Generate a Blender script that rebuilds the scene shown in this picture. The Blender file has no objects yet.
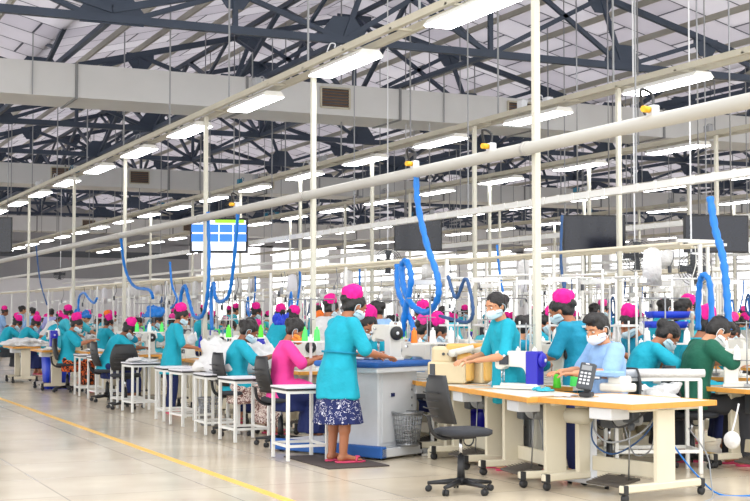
import bpy, bmesh, math, random
from mathutils import Vector, Matrix, noise, Euler
random.seed(7)
PI = math.pi
V = Vector
# ---------------------------------------------------------------- camera
F = 1330.0; CAMH = 1.43
YAW = math.atan(615/1330); PITCH = math.atan(62.5/1330)
scene = bpy.context.scene
COL = scene.collection
cd = bpy.data.cameras.new('camera'); cam = bpy.data.objects.new('camera', cd); COL.objects.link(cam)
cd.sensor_width = 36; cd.lens = F/750*36; cd.clip_end = 400
fwd = V((math.sin(YAW)*math.cos(PITCH), math.cos(YAW)*math.cos(PITCH), math.sin(PITCH)))
cam.location = (0, 0, CAMH)
cam.rotation_euler = fwd.to_track_quat('-Z', 'Y').to_euler()
scene.camera = cam
_R = V((math.cos(YAW), -math.sin(YAW), 0)); _U = _R.cross(fwd)
def ray(px, py): return fwd + _R*((px-375)/F) + _U*((250.5-py)/F)
def gz(px, py, z=0.0):
    r = ray(px, py); t = (z-CAMH)/r.z; return V((0, 0, CAMH)) + r*t
def gx(px, py, x):
    r = ray(px, py); return V((0, 0, CAMH)) + r*(x/r.x)
def gy(px, py, y):
    r = ray(px, py); return V((0, 0, CAMH)) + r*(y/r.y)
def col(px, x, z=0.0):
    p = gx(px, 313, x); return V((p.x, p.y, z))
def pxof(p):
    d = V(p)-V((0, 0, CAMH)); return 375+F*d.dot(_R)/d.dot(fwd)
# ---------------------------------------------------------------- materials
def srgb(c):
    return tuple((v/255/12.92 if v/255 <= .04045 else ((v/255+.055)/1.055)**2.4) for v in c)
MATS = {}
def mat(name, rgb, rough=.6, metal=0, var=.12, scale=12, emit=0, spec=.5, bump=0, trans=0):
    if name in MATS: return MATS[name]
    m = bpy.data.materials.new(name); m.use_nodes = True; nt = m.node_tree; b = nt.nodes['Principled BSDF']
    c = srgb(rgb)
    b.inputs['Roughness'].default_value = rough; b.inputs['Metallic'].default_value = metal
    b.inputs['Specular IOR Level'].default_value = spec
    if var or bump:
        tc = nt.nodes.new('ShaderNodeTexCoord'); n = nt.nodes.new('ShaderNodeTexNoise')
        n.inputs['Scale'].default_value = scale; n.inputs['Detail'].default_value = 3
        nt.links.new(tc.outputs['Object'], n.inputs['Vector'])
        r = nt.nodes.new('ShaderNodeMix'); r.data_type = 'RGBA'
        r.inputs[6].default_value = (*[v*(1-var) for v in c], 1); r.inputs[7].default_value = (*[min(1, v*(1+var)) for v in c], 1)
        nt.links.new(n.outputs['Fac'], r.inputs[0]); nt.links.new(r.outputs[2], b.inputs['Base Color'])
        if bump:
            bp = nt.nodes.new('ShaderNodeBump'); bp.inputs['Strength'].default_value = bump; bp.inputs['Distance'].default_value = .02
            nt.links.new(n.outputs['Fac'], bp.inputs['Height']); nt.links.new(bp.outputs[0], b.inputs['Normal'])
    else: b.inputs['Base Color'].default_value = (*c, 1)
    if emit:
        b.inputs['Emission Color'].default_value = (*c, 1); b.inputs['Emission Strength'].default_value = emit
    MATS[name] = m
    return m
def pattern_mat(name, cols, scale, kind='VORONOI'):
    m = bpy.data.materials.new(name); m.use_nodes = True; nt = m.node_tree; b = nt.nodes['Principled BSDF']
    b.inputs['Roughness'].default_value = .85
    tc = nt.nodes.new('ShaderNodeTexCoord')
    n = nt.nodes.new('ShaderNodeTexNoise'); n.inputs['Scale'].default_value = scale; n.inputs['Detail'].default_value = 2.5
    n.inputs['Distortion'].default_value = 1.2
    nt.links.new(tc.outputs['Object'], n.inputs['Vector'])
    r = nt.nodes.new('ShaderNodeValToRGB'); r.color_ramp.interpolation = 'CONSTANT'
    e = r.color_ramp.elements
    e[0].position = 0; e[0].color = (*srgb(cols[0][1]), 1); e[1].position = cols[1][0]; e[1].color = (*srgb(cols[1][1]), 1)
    for pos, c in cols[2:]:
        x = e.new(pos); x.color = (*srgb(c), 1)
    nt.links.new(n.outputs['Fac'], r.inputs[0]); nt.links.new(r.outputs[0], b.inputs['Base Color'])
    MATS[name] = m; return m
mat('teal', (8, 160, 184), .8, var=.12, scale=11, bump=.9); mat('teal_pale', (60, 180, 198), .8, var=.12, scale=11, bump=.9); mat('teal_deep', (4, 136, 168), .8, var=.12, scale=11, bump=.9)
mat('magenta', (228, 4, 140), .75, var=.18, scale=25); mat('hotpink', (232, 60, 150), .8, var=.1)
mat('orange_cloth', (245, 120, 40), .8); mat('paleblue', (140, 176, 220), .85, var=.1, bump=.8); mat('lilac', (165, 165, 215), .85)
mat('white_cloth', (216, 216, 216), .9, var=.08, scale=20, bump=.8); mat('green_cloth', (15, 88, 68), .85, var=.15, bump=.8); mat('navy', (18, 32, 84), .85)
mat('yellow_cloth', (235, 215, 50), .8); mat('charcoal_cloth', (50, 52, 58), .85)
mat('skin', (168, 108, 76), .5, var=.08); mat('skin_dark', (136, 84, 58), .5, var=.08); mat('skin_light', (198, 140, 104), .5, var=.08)
mat('hair', (22, 18, 18), .45, var=.4, scale=40, bump=.4); mat('mask_blue', (205, 228, 238), .85, var=.05); mat('mask_white', (238, 240, 242), .85, var=.04); mat('mask_orange', (240, 150, 60), .8)
mat('eye_white', (225, 222, 215), .3, var=0); mat('eye_dark', (20, 14, 10), .2, var=0); mat('sandal', (215, 70, 110), .6); mat('sandal_dark', (40, 30, 30), .6)
pattern_mat('skirt_navy_print', [(0, (22, 34, 88)), (.55, (215, 215, 228)), (.575, (20, 34, 92))], 18)
pattern_mat('skirt_brown_print', [(0, (120, 84, 78)), (.47, (225, 212, 205)), (.56, (150, 110, 100)), (.62, (235, 225, 215))], 26)
pattern_mat('skirt_orange_print', [(0, (38, 22, 22)), (.50, (225, 110, 40)), (.56, (200, 60, 40)), (.60, (30, 22, 22))], 14)
pattern_mat('pink_print', [(0, (232, 60, 150)), (.60, (250, 225, 235)), (.625, (232, 60, 150))], 28)
mat('white_metal', (226, 226, 222), .35, var=.05, scale=5); mat('cream_metal', (214, 206, 184), .4, var=.07, scale=5); mat('beige_rail', (182, 177, 160), .5, var=.1, scale=4)
mat('post_paint', (203, 201, 187), .4, var=.05, scale=3); mat('pipe_paint', (176, 174, 168), .35, var=.06, scale=3)
mat('wood_edge', (212, 150, 64), .5, var=.16, scale=18); mat('laminate', (220, 217, 208), .35, var=.04); mat('board_white', (222, 222, 228), .45, var=.03)
mat('black_plastic', (30, 31, 34), .45, var=.1); mat('dark_grey', (66, 70, 76), .5, var=.1); mat('mid_grey', (140, 143, 146), .5, var=.1)
mat('light_grey', (205, 208, 212), .45, var=.06); mat('chrome', (200, 202, 206), .18, metal=1, var=0); mat('steel', (150, 152, 155), .35, metal=.8, var=.1)
mat('machine_white', (216, 213, 204), .3, var=.04); mat('machine_cream', (214, 196, 160), .35, var=.08); mat('machine_yellow', (226, 178, 96), .4, var=.1)
mat('machine_blue', (32, 28, 170), .35, var=.06); mat('royal_blue', (20, 60, 200), .5, var=.1); mat('hose_blue', (2, 116, 204), .4, var=.08); mat('hose_dark', (40, 80, 130), .5)
mat('pad_blue', (30, 90, 165), .6); mat('cobalt', (12, 40, 140), .5, var=.15); mat('thread_green', (90, 240, 110), .6, var=.1, scale=60); mat('lime', (90, 225, 50), .5); mat('thread_orange', (250, 130, 40), .6, var=.1, scale=60)
mat('thread_white', (240, 240, 240), .7); mat('yellow_plastic', (235, 175, 30), .5); mat('teal_plastic', (20, 110, 140), .5)
mat('truss_paint', (52, 64, 82), .55, var=.2, scale=2); mat('duct_grey', (196, 197, 197), .5, var=.08, scale=1.5, bump=.15); mat('duct_seam', (120, 122, 124), .5); mat('brown_grille', (110, 85, 66), .6)
mat('wall_paint', (226, 226, 228), .8, var=.04, scale=.5); mat('wall_grey', (150, 151, 154), .7, var=.1, scale=.6); mat('wall_dark', (84, 88, 94), .7)
mat('window_frame', (215, 218, 220), .5); mat('mat_dark', (70, 62, 60), .9, var=.2); mat('pedal', (84, 78, 72), .7, var=.2); mat('screen_dark', (24, 28, 40), .12, var=.2, scale=3)
mat('lamp_glow', (255, 255, 255), .5, var=0, emit=16); mat('yellow_paint', (232, 186, 84), .5, var=.08, scale=3)
mat('purlin', (158, 156, 146), .6, var=.1, scale=2); mat('joint_dark', (75, 78, 84), .7)
def M(n): return MATS[n]
# ---------------------------------------------------------------- mesh builder
class MB:
    def __init__(s): s.bm = bmesh.new(); s.mi = 0
    def _done(s, vs, fs=None):
        fset = set()
        for v in vs:
            for f in v.link_faces: fset.add(f)
        for f in fset: f.material_index = s.mi
    def box(s, c, size, rot=None, bev=0, seg=1):
        g = bmesh.ops.create_cube(s.bm, size=1); vs = g['verts']
        m = Matrix.Translation(V(c)) @ (Euler(rot).to_matrix().to_4x4() if rot else Matrix()) @ Matrix.Diagonal((*size, 1))
        bmesh.ops.transform(s.bm, matrix=m, verts=vs)
        if bev:
            es = list({e for v in vs for e in v.link_edges})
            r = bmesh.ops.bevel(s.bm, geom=es, offset=bev, segments=seg, affect='EDGES', profile=.5)
            vs = list({v for f in r['faces'] for v in f.verts} | {v for v in vs if v.is_valid})
        s._done([v for v in vs if v.is_valid]); return s
    def frustum(s, p0, p1, r0, r1=None, n=12, cap=True):
        r1 = r0 if r1 is None else r1
        p0 = V(p0); p1 = V(p1); d = p1-p0; q = V((0, 0, 1)).rotation_difference(d.normalized())
        a = []; b = []
        for i in range(n):
            u = V((math.cos(2*PI*i/n), math.sin(2*PI*i/n), 0))
            a.append(s.bm.verts.new(p0+q@(u*r0))); b.append(s.bm.verts.new(p1+q@(u*r1)))
        for i in range(n): s.bm.faces.new((a[i], a[(i+1) % n], b[(i+1) % n], b[i])).smooth = True
        if cap: s.bm.faces.new(a[::-1]); s.bm.faces.new(b)
        s._done(a); return s
    def tube(s, pts, r, n=8, res=0, closed=False, rfun=None):
        pts = [V(p) for p in pts]
        if res: pts = spline(pts, res)
        rings = []; prev = None; N = len(pts)
        for i, p in enumerate(pts):
            if closed: t = (pts[(i+1) % N]-pts[i-1]).normalized()
            else: t = (pts[min(i+1, N-1)]-pts[max(i-1, 0)]).normalized()
            if prev is None:
                u = t.orthogonal().normalized()
            else:
                u = (prev-t*prev.dot(t)).normalized()
            prev = u; w = t.cross(u); rr = rfun(i/(N-1)) if rfun else r
            rings.append([s.bm.verts.new(p+(u*math.cos(2*PI*k/n)+w*math.sin(2*PI*k/n))*rr) for k in range(n)])
        for i in range(N if closed else N-1):
            A = rings[i]; B = rings[(i+1) % N]
            for k in range(n):
                f = s.bm.faces.new((A[k], A[(k+1) % n], B[(k+1) % n], B[k])); f.smooth = True; f.material_index = s.mi
        if not closed:
            s.bm.faces.new(rings[0][::-1]).material_index = s.mi; s.bm.faces.new(rings[-1]).material_index = s.mi
        return s
    def ell(s, c, r, rot=None, u=16, v=10):
        g = bmesh.ops.create_uvsphere(s.bm, u_segments=u, v_segments=v, radius=1); vs = g['verts']
        m = Matrix.Translation(V(c)) @ (Euler(rot).to_matrix().to_4x4() if rot else Matrix()) @ Matrix.Diagonal((*r, 1))
        bmesh.ops.transform(s.bm, matrix=m, verts=vs)
        for w in vs:
            for f in w.link_faces: f.smooth = True; f.material_index = s.mi
        return s
    def cap(s, p0, p1, r0, r1=None, n=14):
        r1 = r0 if r1 is None else r1; p0 = V(p0); p1 = V(p1)
        s.frustum(p0, p1, r0, r1, n); s.ell(p0, (r0,)*3, u=n, v=8); s.ell(p1, (r1,)*3, u=n, v=8); return s
    def lathe(s, prof, c=(0, 0, 0), n=20, axis=None, cap=True):
        c = V(c); q = V((0, 0, 1)).rotation_difference(V(axis).normalized()) if axis else None
        rings = []
        for r, z in prof:
            ring = []
            for i in range(n):
                p = V((r*math.cos(2*PI*i/n), r*math.sin(2*PI*i/n), z))
                ring.append(s.bm.verts.new(c+(q@p if q else p)))
            rings.append(ring)
        for a, b in zip(rings, rings[1:]):
            for i in range(n):
                f = s.bm.faces.new((a[i], a[(i+1) % n], b[(i+1) % n], b[i])); f.smooth = True; f.material_index = s.mi
        if cap:
            s.bm.faces.new(rings[0][::-1]).material_index = s.mi; s.bm.faces.new(rings[-1]).material_index = s.mi
        return s
    def loft(s, rings, n=28, fold=0, nf=9, ph=0, expo=2.0):
        # rings: (centre, rx, ry, rot matrix or None, foldfactor)
        R = []
        for (c, rx, ry, m, ff) in rings:
            rr = []
            for i in range(n):
                a = 2*PI*i/n
                k = 1+ff*fold*math.sin(nf*a+ph)
                ca, sa = math.cos(a), math.sin(a)
                ca = math.copysign(abs(ca)**(2/expo), ca); sa = math.copysign(abs(sa)**(2/expo), sa)
                p = V((rx*ca*k, ry*sa*k, 0))
                if m: p = m @ p
                rr.append(s.bm.verts.new(V(c)+p))
            R.append(rr)
        for a, b in zip(R, R[1:]):
            for i in range(n):
                f = s.bm.faces.new((a[i], a[(i+1) % n], b[(i+1) % n], b[i])); f.smooth = True; f.material_index = s.mi
        s.bm.faces.new(R[0][::-1]).material_index = s.mi; s.bm.faces.new(R[-1]).material_index = s.mi
        return s
    def prism(s, poly, th, m=None):
        # poly in XY, thickness along Z centred
        a = [s.bm.verts.new(V((x, y, -th/2))) for x, y in poly]; b = [s.bm.verts.new(V((x, y, th/2))) for x, y in poly]
        n = len(poly)
        fs = [s.bm.faces.new(a[::-1]), s.bm.faces.new(b)]+[s.bm.faces.new((a[i], a[(i+1) % n], b[(i+1) % n], b[i])) for i in range(n)]
        for f in fs: f.material_index = s.mi
        if m is not None: bmesh.ops.transform(s.bm, matrix=m, verts=a+b)
        return s
    def mesh(s, name, mats):
        me = bpy.data.meshes.new(name)
        bmesh.ops.recalc_face_normals(s.bm, faces=s.bm.faces)
        s.bm.to_mesh(me); s.bm.free()
        for m in (mats if isinstance(mats, (list, tuple)) else [mats]): me.materials.append(M(m) if isinstance(m, str) else m)
        return me
    def build(s, name, mats, parent=None, label=None):
        return link(name, s.mesh(name, mats), parent, label)
def spline(pts, res):
    out = []; n = len(pts)
    for i in range(n-1):
        p0 = pts[max(i-1, 0)]; p1 = pts[i]; p2 = pts[i+1]; p3 = pts[min(i+2, n-1)]
        for k in range(res):
            t = k/res
            out.append(.5*((2*p1)+(p2-p0)*t+(2*p0-5*p1+4*p2-p3)*t*t+(3*p1-p0-3*p2+p3)*t*t*t))
    out.append(pts[-1]); return out
def link(name, me, parent=None, label=None):
    o = bpy.data.objects.new(name, me); COL.objects.link(o)
    if parent: o.parent = parent
    if label: o['label'] = label
    return o
def tag(o, label, cat, group=None, kind=None):
    if label: o['label'] = label
    if cat: o['category'] = cat
    if group: o['group'] = group
    if kind: o['kind'] = kind
    return o
def empty(name, loc=(0, 0, 0), rz=0, sc=1):
    o = bpy.data.objects.new(name, None); COL.objects.link(o); o.empty_display_size = .1
    o.location = loc; o.rotation_euler = (0, 0, rz); o.scale = (sc,)*3; return o
UNIT = []
def unit():
    if not UNIT:
        b = MB(); b.box((0, 0, 0), (1, 1, 1)); UNIT.append(b.mesh('bar', 'truss_paint'))
    return UNIT[0]
def part_bar(name, parent, p, q, w, h, m):
    p = V(p); q = V(q); d = q-p
    o = bpy.data.objects.new(name, unit()); COL.objects.link(o); o.parent = parent
    o.matrix_basis = Matrix.Translation((p+q)/2)@d.to_track_quat('X', 'Z').to_matrix().to_4x4()@Matrix.Diagonal((d.length, w, h, 1))
    o.material_slots[0].link = 'OBJECT'; o.material_slots[0].material = M(m); return o
def part_at(name, me, parent, loc, sc=(1, 1, 1)):
    o = bpy.data.objects.new(name, me); COL.objects.link(o); o.parent = parent; o.location = loc; o.scale = sc; return o
def kids(o): return [c for c in bpy.data.objects if c.parent == o]
class Proto:
    """a thing with parts, built once; the first placement uses it, later ones copy it"""
    def __init__(s, root):
        s.root = root; s.used = False; s.tree = [(c, [(g, []) for g in kids(c)]) for c in kids(root)]
    def place(s, loc, rz, label, cat, group=None, sc=1, recol=None, skip=(), parts=True):
        if not s.used and not skip:
            r = s.root; s.used = True
            if recol: s._orig = None
            objs = [r]+[c for c, _ in s.tree]+[g for _, gs in s.tree for g, _ in gs]
        else:
            r = s.root.copy(); COL.objects.link(r); objs = [r]
            for k in list(r.keys()):
                if k in ('label', 'group'): del r[k]
            if parts:
                for c, gs in s.tree:
                    if c.name.split('.')[0] in skip: continue
                    d = c.copy(); COL.objects.link(d); d.parent = r; objs.append(d)
                    for g, _ in gs:
                        h = g.copy(); COL.objects.link(h); h.parent = d; objs.append(h)
        r.location = loc; r.rotation_euler = (0, 0, rz); r.scale = sc if isinstance(sc, tuple) else (sc,)*3
        tag(r, label, cat, group)
        for o in objs:
            if o.type == 'MESH' and o.material_slots:
                key = o.name.split('.')[0]
                if recol and key in recol:
                    o.material_slots[0].link = 'OBJECT'; o.material_slots[0].material = M(recol[key])
                elif o.material_slots[0].link == 'OBJECT':
                    o.material_slots[0].link = 'DATA'
        s.last = r
        return r
def remesh(mb, vox, smooth=4, amp=0, freq=9, name='m', mats='skin', dec=0, seed=0):
    me = mb.mesh('tmp', mats); o = bpy.data.objects.new('tmp', me); COL.objects.link(o)
    m = o.modifiers.new('r', 'REMESH'); m.mode = 'VOXEL'; m.voxel_size = vox; m.use_smooth_shade = True
    if smooth:
        sm = o.modifiers.new('s', 'SMOOTH'); sm.iterations = smooth; sm.factor = .5
    if dec:
        d = o.modifiers.new('d', 'DECIMATE'); d.ratio = dec
    dg = bpy.context.evaluated_depsgraph_get(); ev = o.evaluated_get(dg)
    out = bpy.data.meshes.new_from_object(ev); out.name = name
    bpy.data.objects.remove(o); bpy.data.meshes.remove(me)
    if amp:
        ns = [v.normal.copy() for v in out.vertices]
        for v, n in zip(out.vertices, ns):
            q = V((v.co.x*freq+seed, v.co.y*freq, v.co.z*freq*.45))
            v.co += n*amp*(noise.noise(q)+.5*noise.noise(q*2.3))
    for p in out.polygons: p.use_smooth = True
    if not out.materials: out.materials.append(M(mats))
    return out
ORD = ['', 'first', 'second', 'third', 'fourth', 'fifth', 'sixth', 'seventh', 'eighth', 'ninth', 'tenth', 'eleventh', 'twelfth', 'thirteenth', 'fourteenth', 'fifteenth', 'sixteenth', 'seventeenth', 'eighteenth', 'nineteenth', 'twentieth']
def nth(n):
    if n <= 20: return ORD[n]
    t = {2: 'twenty', 3: 'thirty', 4: 'forty', 5: 'fifty'}[n//10]
    return (t[:-1]+'ieth') if n % 10 == 0 else t+'-'+ORD[n % 10]
# ---------------------------------------------------------------- people
def rotx(a): return Matrix.Rotation(-a, 3, 'X')      # positive a leans forward (+Y)
def hand(mb, wrist, d, nrm, side, curl=.5, s=1.0):
    """palm, four bent fingers of different length and a thumb leaving the side of the palm"""
    d = V(d).normalized(); nrm = V(nrm); nrm = (nrm-d*nrm.dot(d)).normalized(); x = d.cross(nrm)*side
    w = V(wrist)
    for k in (-1, 0, 1): mb.cap(w+x*.014*k, w+d*.078*s+x*.023*k*s, .013*s, .0125*s, 8)
    for k, L in enumerate((.068, .078, .072, .056)):
        o = w+d*.078*s+x*(k-1.5)*.0205*s*-1
        dd = (d+x*(1.5-k)*.09)
        a = o+(dd*math.cos(curl*.6)-nrm*math.sin(curl*.6)).normalized()*L*.5*s
        b = a+(dd*math.cos(curl*1.5)-nrm*math.sin(curl*1.5)).normalized()*L*.5*s
        mb.cap(o, a, .0095*s, .0085*s, 8); mb.cap(a, b, .0085*s, .007*s, 8)
    t0 = w+d*.022*s+x*.026*s; t1 = t0+(d*.7+x*.75-nrm*.3).normalized()*.04*s; t2 = t1+(d*.95+x*.2-nrm*.35).normalized()*.032*s
    mb.cap(t0, t1, .0125*s, .0105*s, 8); mb.cap(t1, t2, .0105*s, .008*s, 8)
def make_person(pose, cloth='tunic', lower='skirt', cap=True, bun=True, mask='mask_blue', hairlen=0, shoes='sandal', vox=.0085, collar=False, male=False, loops=True):
    """pose: dict hip, lean, lean2, headp(pitch), heady(yaw), headr, elbows/wrists [(L),(R)], knees, ankles, toes dir"""
    g = pose; root = empty('person')
    hip = V(g['hip']); m1 = rotx(g['lean']); m2 = rotx(g['lean2'])
    waist = hip+m1@V((0, 0, .17)); chest = hip+m1@V((0, 0, .33)); neck = chest+m2@V((0, -.005, .155))
    wide = 1.12 if male else 1.0
    shL = chest+m2@V((-.155*wide, 0, .105)); shR = chest+m2@V((.155*wide, 0, .105))
    hm = Matrix.Rotation(g.get('heady', 0), 3, 'Z')@rotx(g['headp'])@Matrix.Rotation(g.get('headr', 0), 3, 'Y')
    hc = neck+rotx(g['headp']*.6)@V((0, .02, .0))+hm@V((0, .012, .135))
    def H(x, y, z): return hc+hm@V((x, y, z))
    he = hm.to_euler()
    # body
    b = MB()
    b.ell(hip, (.15, .105, .12)); b.ell(waist, (.118, .085, .12)); b.ell(chest, (.14, .095, .15), m2.to_euler())
    b.cap(shL, shR, .05, .05); b.cap(neck-m2@V((0, 0, .05)), H(0, -.02, -.06), .055, .05)
    b.cap(neck-m2@V((0, 0, .02)), shL, .045, .045); b.cap(neck-m2@V((0, 0, .02)), shR, .045, .045)
    b.ell(H(0, -.01, .025), (.076, .095, .09), he); b.ell(H(0, .018, -.03), (.062, .07, .085), he); b.ell(H(0, .05, -.088), (.03, .028, .022), he)
    b.cap(H(0, .088, .012), H(0, .106, -.022), .008, .013, 8); b.ell(H(0, .1, -.026), (.018, .011, .009), he, 8, 6)
    b.ell(H(0, .088, -.055), (.025, .011, .006), he, 10, 6); b.ell(H(0, .086, -.067), (.021, .011, .007), he, 10, 6)
    for sx in (-1, 1):
        b.ell(H(.076*sx, -.012, -.01), (.009, .02, .032), he, 10, 8); b.cap(H(.018*sx, .083, .03), H(.048*sx, .072, .03), .008, .007, 8)
        b.ell(H(.04*sx, .06, -.025), (.025, .022, .02), he, 10, 8)
    for i, sx in enumerate((-1, 1)):
        sh = (shL, shR)[i]; el = V(g['elbows'][i]); wr = V(g['wrists'][i])
        b.cap(sh, el, .048*wide, .036*wide); b.cap(el, wr, .038*wide, .024*wide); b.cap(el, el+(wr-el)*.45, .038*wide, .036*wide)
        hd = g.get('handdir', [None, None])[i]; hd = V(hd) if hd else (wr-el)
        hn = g.get('handnrm', [(0, 0, 1), (0, 0, 1)])[i]
        hand(b, wr, hd, hn, -sx, g.get('curl', .5))
        kn = V(g['knees'][i]); an = V(g['ankles'][i]); hj = hip+V((.08*sx, 0, -.02))
        b.cap(hj, kn, .078, .052); b.cap(kn, an, .05, .033); b.cap(kn+(an-kn)*.1, kn+(an-kn)*.45, .05, .05)
        td = V(g['toes'][i]).normalized(); px_ = V((td.y, -td.x, 0))
        b.ell(an-td*.015+V((0, 0, -.035)), (.032, .036, .035)); b.cap(an+V((0, 0, -.02)), an+td*.11+V((0, 0, -.048)), .032, .022)
        for k in range(5):
            o = an+td*.12+px_*(k-2)*.0165; o.z = an.z-.052
            b.cap(o, o+td*(.042-.005*abs(k-(.8 if sx > 0 else 3.2))), .0105, .009, 8)
    link('body', remesh(b, vox, 4, name='body', mats='skin'), root)
    # eyes and brows
    for sx in (-1, 1):
        e = MB(); e.ell(H(.031*sx, .078, .008), (.0125, .009, .0075), he, 10, 8)
        eo = e.build('eye', 'eye_white', root)
        e = MB(); e.ell(H(.031*sx, .0855, .007), (.0055, .0025, .006), he, 8, 6); e.build('iris', 'eye_dark', eo)
        e = MB(); e.tube([H(.014*sx, .093, .03), H(.03*sx, .091, .0345), H(.048*sx, .079, .029)], .0032, 6, 4); e.build('eyebrow', 'hair', root)
    # hair
    h = MB()
    h.ell(H(0, -.022, .04), (.086, .098, .088), he, 20, 14); h.ell(H(0, -.05, -.01), (.075, .065, .075), he, 16, 12)
    for sx in (-1, 1): h.ell(H(.068*sx, -.01, .03), (.018, .045, .045), he, 10, 8)
    if male:
        h.ell(H(0, .02, .098), (.07, .075, .045), he); h.ell(H(.01, .06, .1), (.05, .035, .028), he)
    elif bun:
        h.ell(H(0, -.115, .03), (.055, .045, .052), he)
    if hairlen:
        h.cap(H(0, -.1, -.02), chest+m2@V((.03, -.13, .02)), .045, .03); h.cap(chest+m2@V((.03, -.13, .02)), chest+m2@V((.02, -.13, -.2)), .03, .012)
    link('hair', remesh(h, .011, 3, .006, 45, 'hair', 'hair'), root)
    if cap:
        c = MB(); c.lathe([(.03, -.055), (.082, -.05), (.097, -.01), (.096, .04), (.07, .085), (.02, .10)], (0, 0, 0), 24)
        cmx = Matrix.Translation(H(0, -.078, .098))@(hm@rotx(-.7)).to_4x4()
        c.ell((0, -.05, -.02), (.075, .06, .05))
        bmesh.ops.scale(c.bm, vec=(.9, .88, .95), verts=c.bm.verts)
        bmesh.ops.transform(c.bm, matrix=cmx, verts=c.bm.verts)
        link('cap', remesh(c, .010, 3, .012, 26, 'cap', 'magenta'), root)
    if mask:
        k = MB(); rows = []
        for j in range(9):
            v = -.100+.088*j/8
            row = []
            for i in range(15):
                a = (i/14-.5)*PI*1.02
                bul = .012*math.sin(PI*j/8)*math.cos(a)
                rx = .074-.022*(max(0, -.055-v)/.05); ry = .113+bul-.02*(max(0, -.06-v)/.045)
                row.append(H(rx*math.sin(a), ry*math.cos(a)-.004, v+.016*(1-math.cos(a))*(-1 if j > 4 else .6)))
            rows.append(row)
        inner = [[p+(hc-p).normalized()*.004 for p in r] for r in rows]
        VO = [[k.bm.verts.new(p) for p in r] for r in rows]; VI = [[k.bm.verts.new(p) for p in r] for r in inner]
        for j in range(8):
            for i in range(14):
                k.bm.faces.new((VO[j][i], VO[j][i+1], VO[j+1][i+1], VO[j+1][i])).smooth = True
                k.bm.faces.new((VI[j][i], VI[j+1][i], VI[j+1][i+1], VI[j][i+1])).smooth = True
        for i in range(14):
            k.bm.faces.new((VO[0][i], VI[0][i], VI[0][i+1], VO[0][i+1])); k.bm.faces.new((VO[8][i], VO[8][i+1], VI[8][i+1], VI[8][i]))
        for j in range(8):
            k.bm.faces.new((VO[j][0], VO[j+1][0], VI[j+1][0], VI[j][0])); k.bm.faces.new((VO[j][14], VI[j][14], VI[j+1][14], VO[j+1][14]))
        mo = k.build('face_mask', mask, root)
        if loops:
            for sx in (-1, 1):
                l = MB(); l.tube([H(.075*sx, .0, -.075), H(.085*sx, -.03, -.045), H(.088*sx, -.035, 0), H(.082*sx, -.005, .02), H(.076*sx, .01, -.01)], .0025, 5, 4)
                l.build('ear_loop', mask, mo)
    # upper clothing
    t = MB(); seated = g.get('seated', False)
    W = 1.1 if male else 1.0
    def ring(c, rx, ry, m, ff=0): return (c, rx*W, ry, m, ff)
    up = [ring(waist, .15, .118, m1, .3), ring(hip+m1@V((0, 0, .26)), .158, .122, m1, .1), ring(chest, .172, .128, m2), ring(chest+m2@V((0, 0, .075)), .178, .112, m2), ring(chest+m2@V((0, 0, .125)), .14, .09, m2), ring(chest+m2@V((0, -.005, .155)), .075, .07, m2)]
    if seated:
        low = [ring(hip+V((0, -.01, -.075)), .19, .16, None, .5), ring(hip+V((0, 0, .02)), .185, .15, m1, .5)]
    elif cloth == 'tunic':
        low = [ring(hip+V((0, -.005, -.27)), .215, .17, None, 1), ring(hip+V((0, -.005, -.12)), .20, .155, None, .8), ring(hip+V((0, 0, .02)), .18, .14, m1, .5)]
    else:
        low = [ring(hip+V((0, 0, -.08)), .175, .135, None, .4), ring(hip+V((0, 0, .02)), .17, .13, m1, .3)]
    t.loft(low+up, 36, .035, 7, .6)
    for i in range(2):
        sh = (shL, shR)[i]; el = V(g['elbows'][i]); wr = V(g['wrists'][i])
        t.cap(sh, sh+(el-sh)*.5, .066*W, .062*W); t.cap(sh+(el-sh)*.4, sh+(el-sh)*.9, .063*W, .062*W)
        t.cap(neck-m2@V((0, 0, .035)), sh, .05, .06)
        if g.get('longsleeve'): t.cap(el, el+(wr-el)*.85, .052, .04)
        if seated and cloth == 'tunic':
            kn = V(g['knees'][i]); t.cap(hip+V(((-.085, .085)[i], .03, .01)), hip+(kn-hip)*.62+V(((-.03, .03)[i], 0, .02)), .115, .105)
    link('shirt', remesh(t, .0125, 3, .016, 7, 'shirt', 'teal'), root)
    if g.get('belt'):
        k = MB(); k.tube([waist+m1@V((.166*math.cos(a), .134*math.sin(a), -.01)) for a in [i/30*2*PI for i in range(30)]], .011, 6, closed=True); k.build('waist_seam', 'teal_deep', root)
    if collar:
        c = MB()
        c.tube([neck+m2@V((.062*math.sin(a), .062*math.cos(a)-.004, -.012+.012*math.cos(a)*-1)) for a in [i/12*2*PI for i in range(12)]], .014, 8, closed=True)
        c.build('collar', 'paleblue', root)
    # lower clothing
    kn = [V(k) for k in g['knees']]; an = [V(k) for k in g['ankles']]
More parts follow.
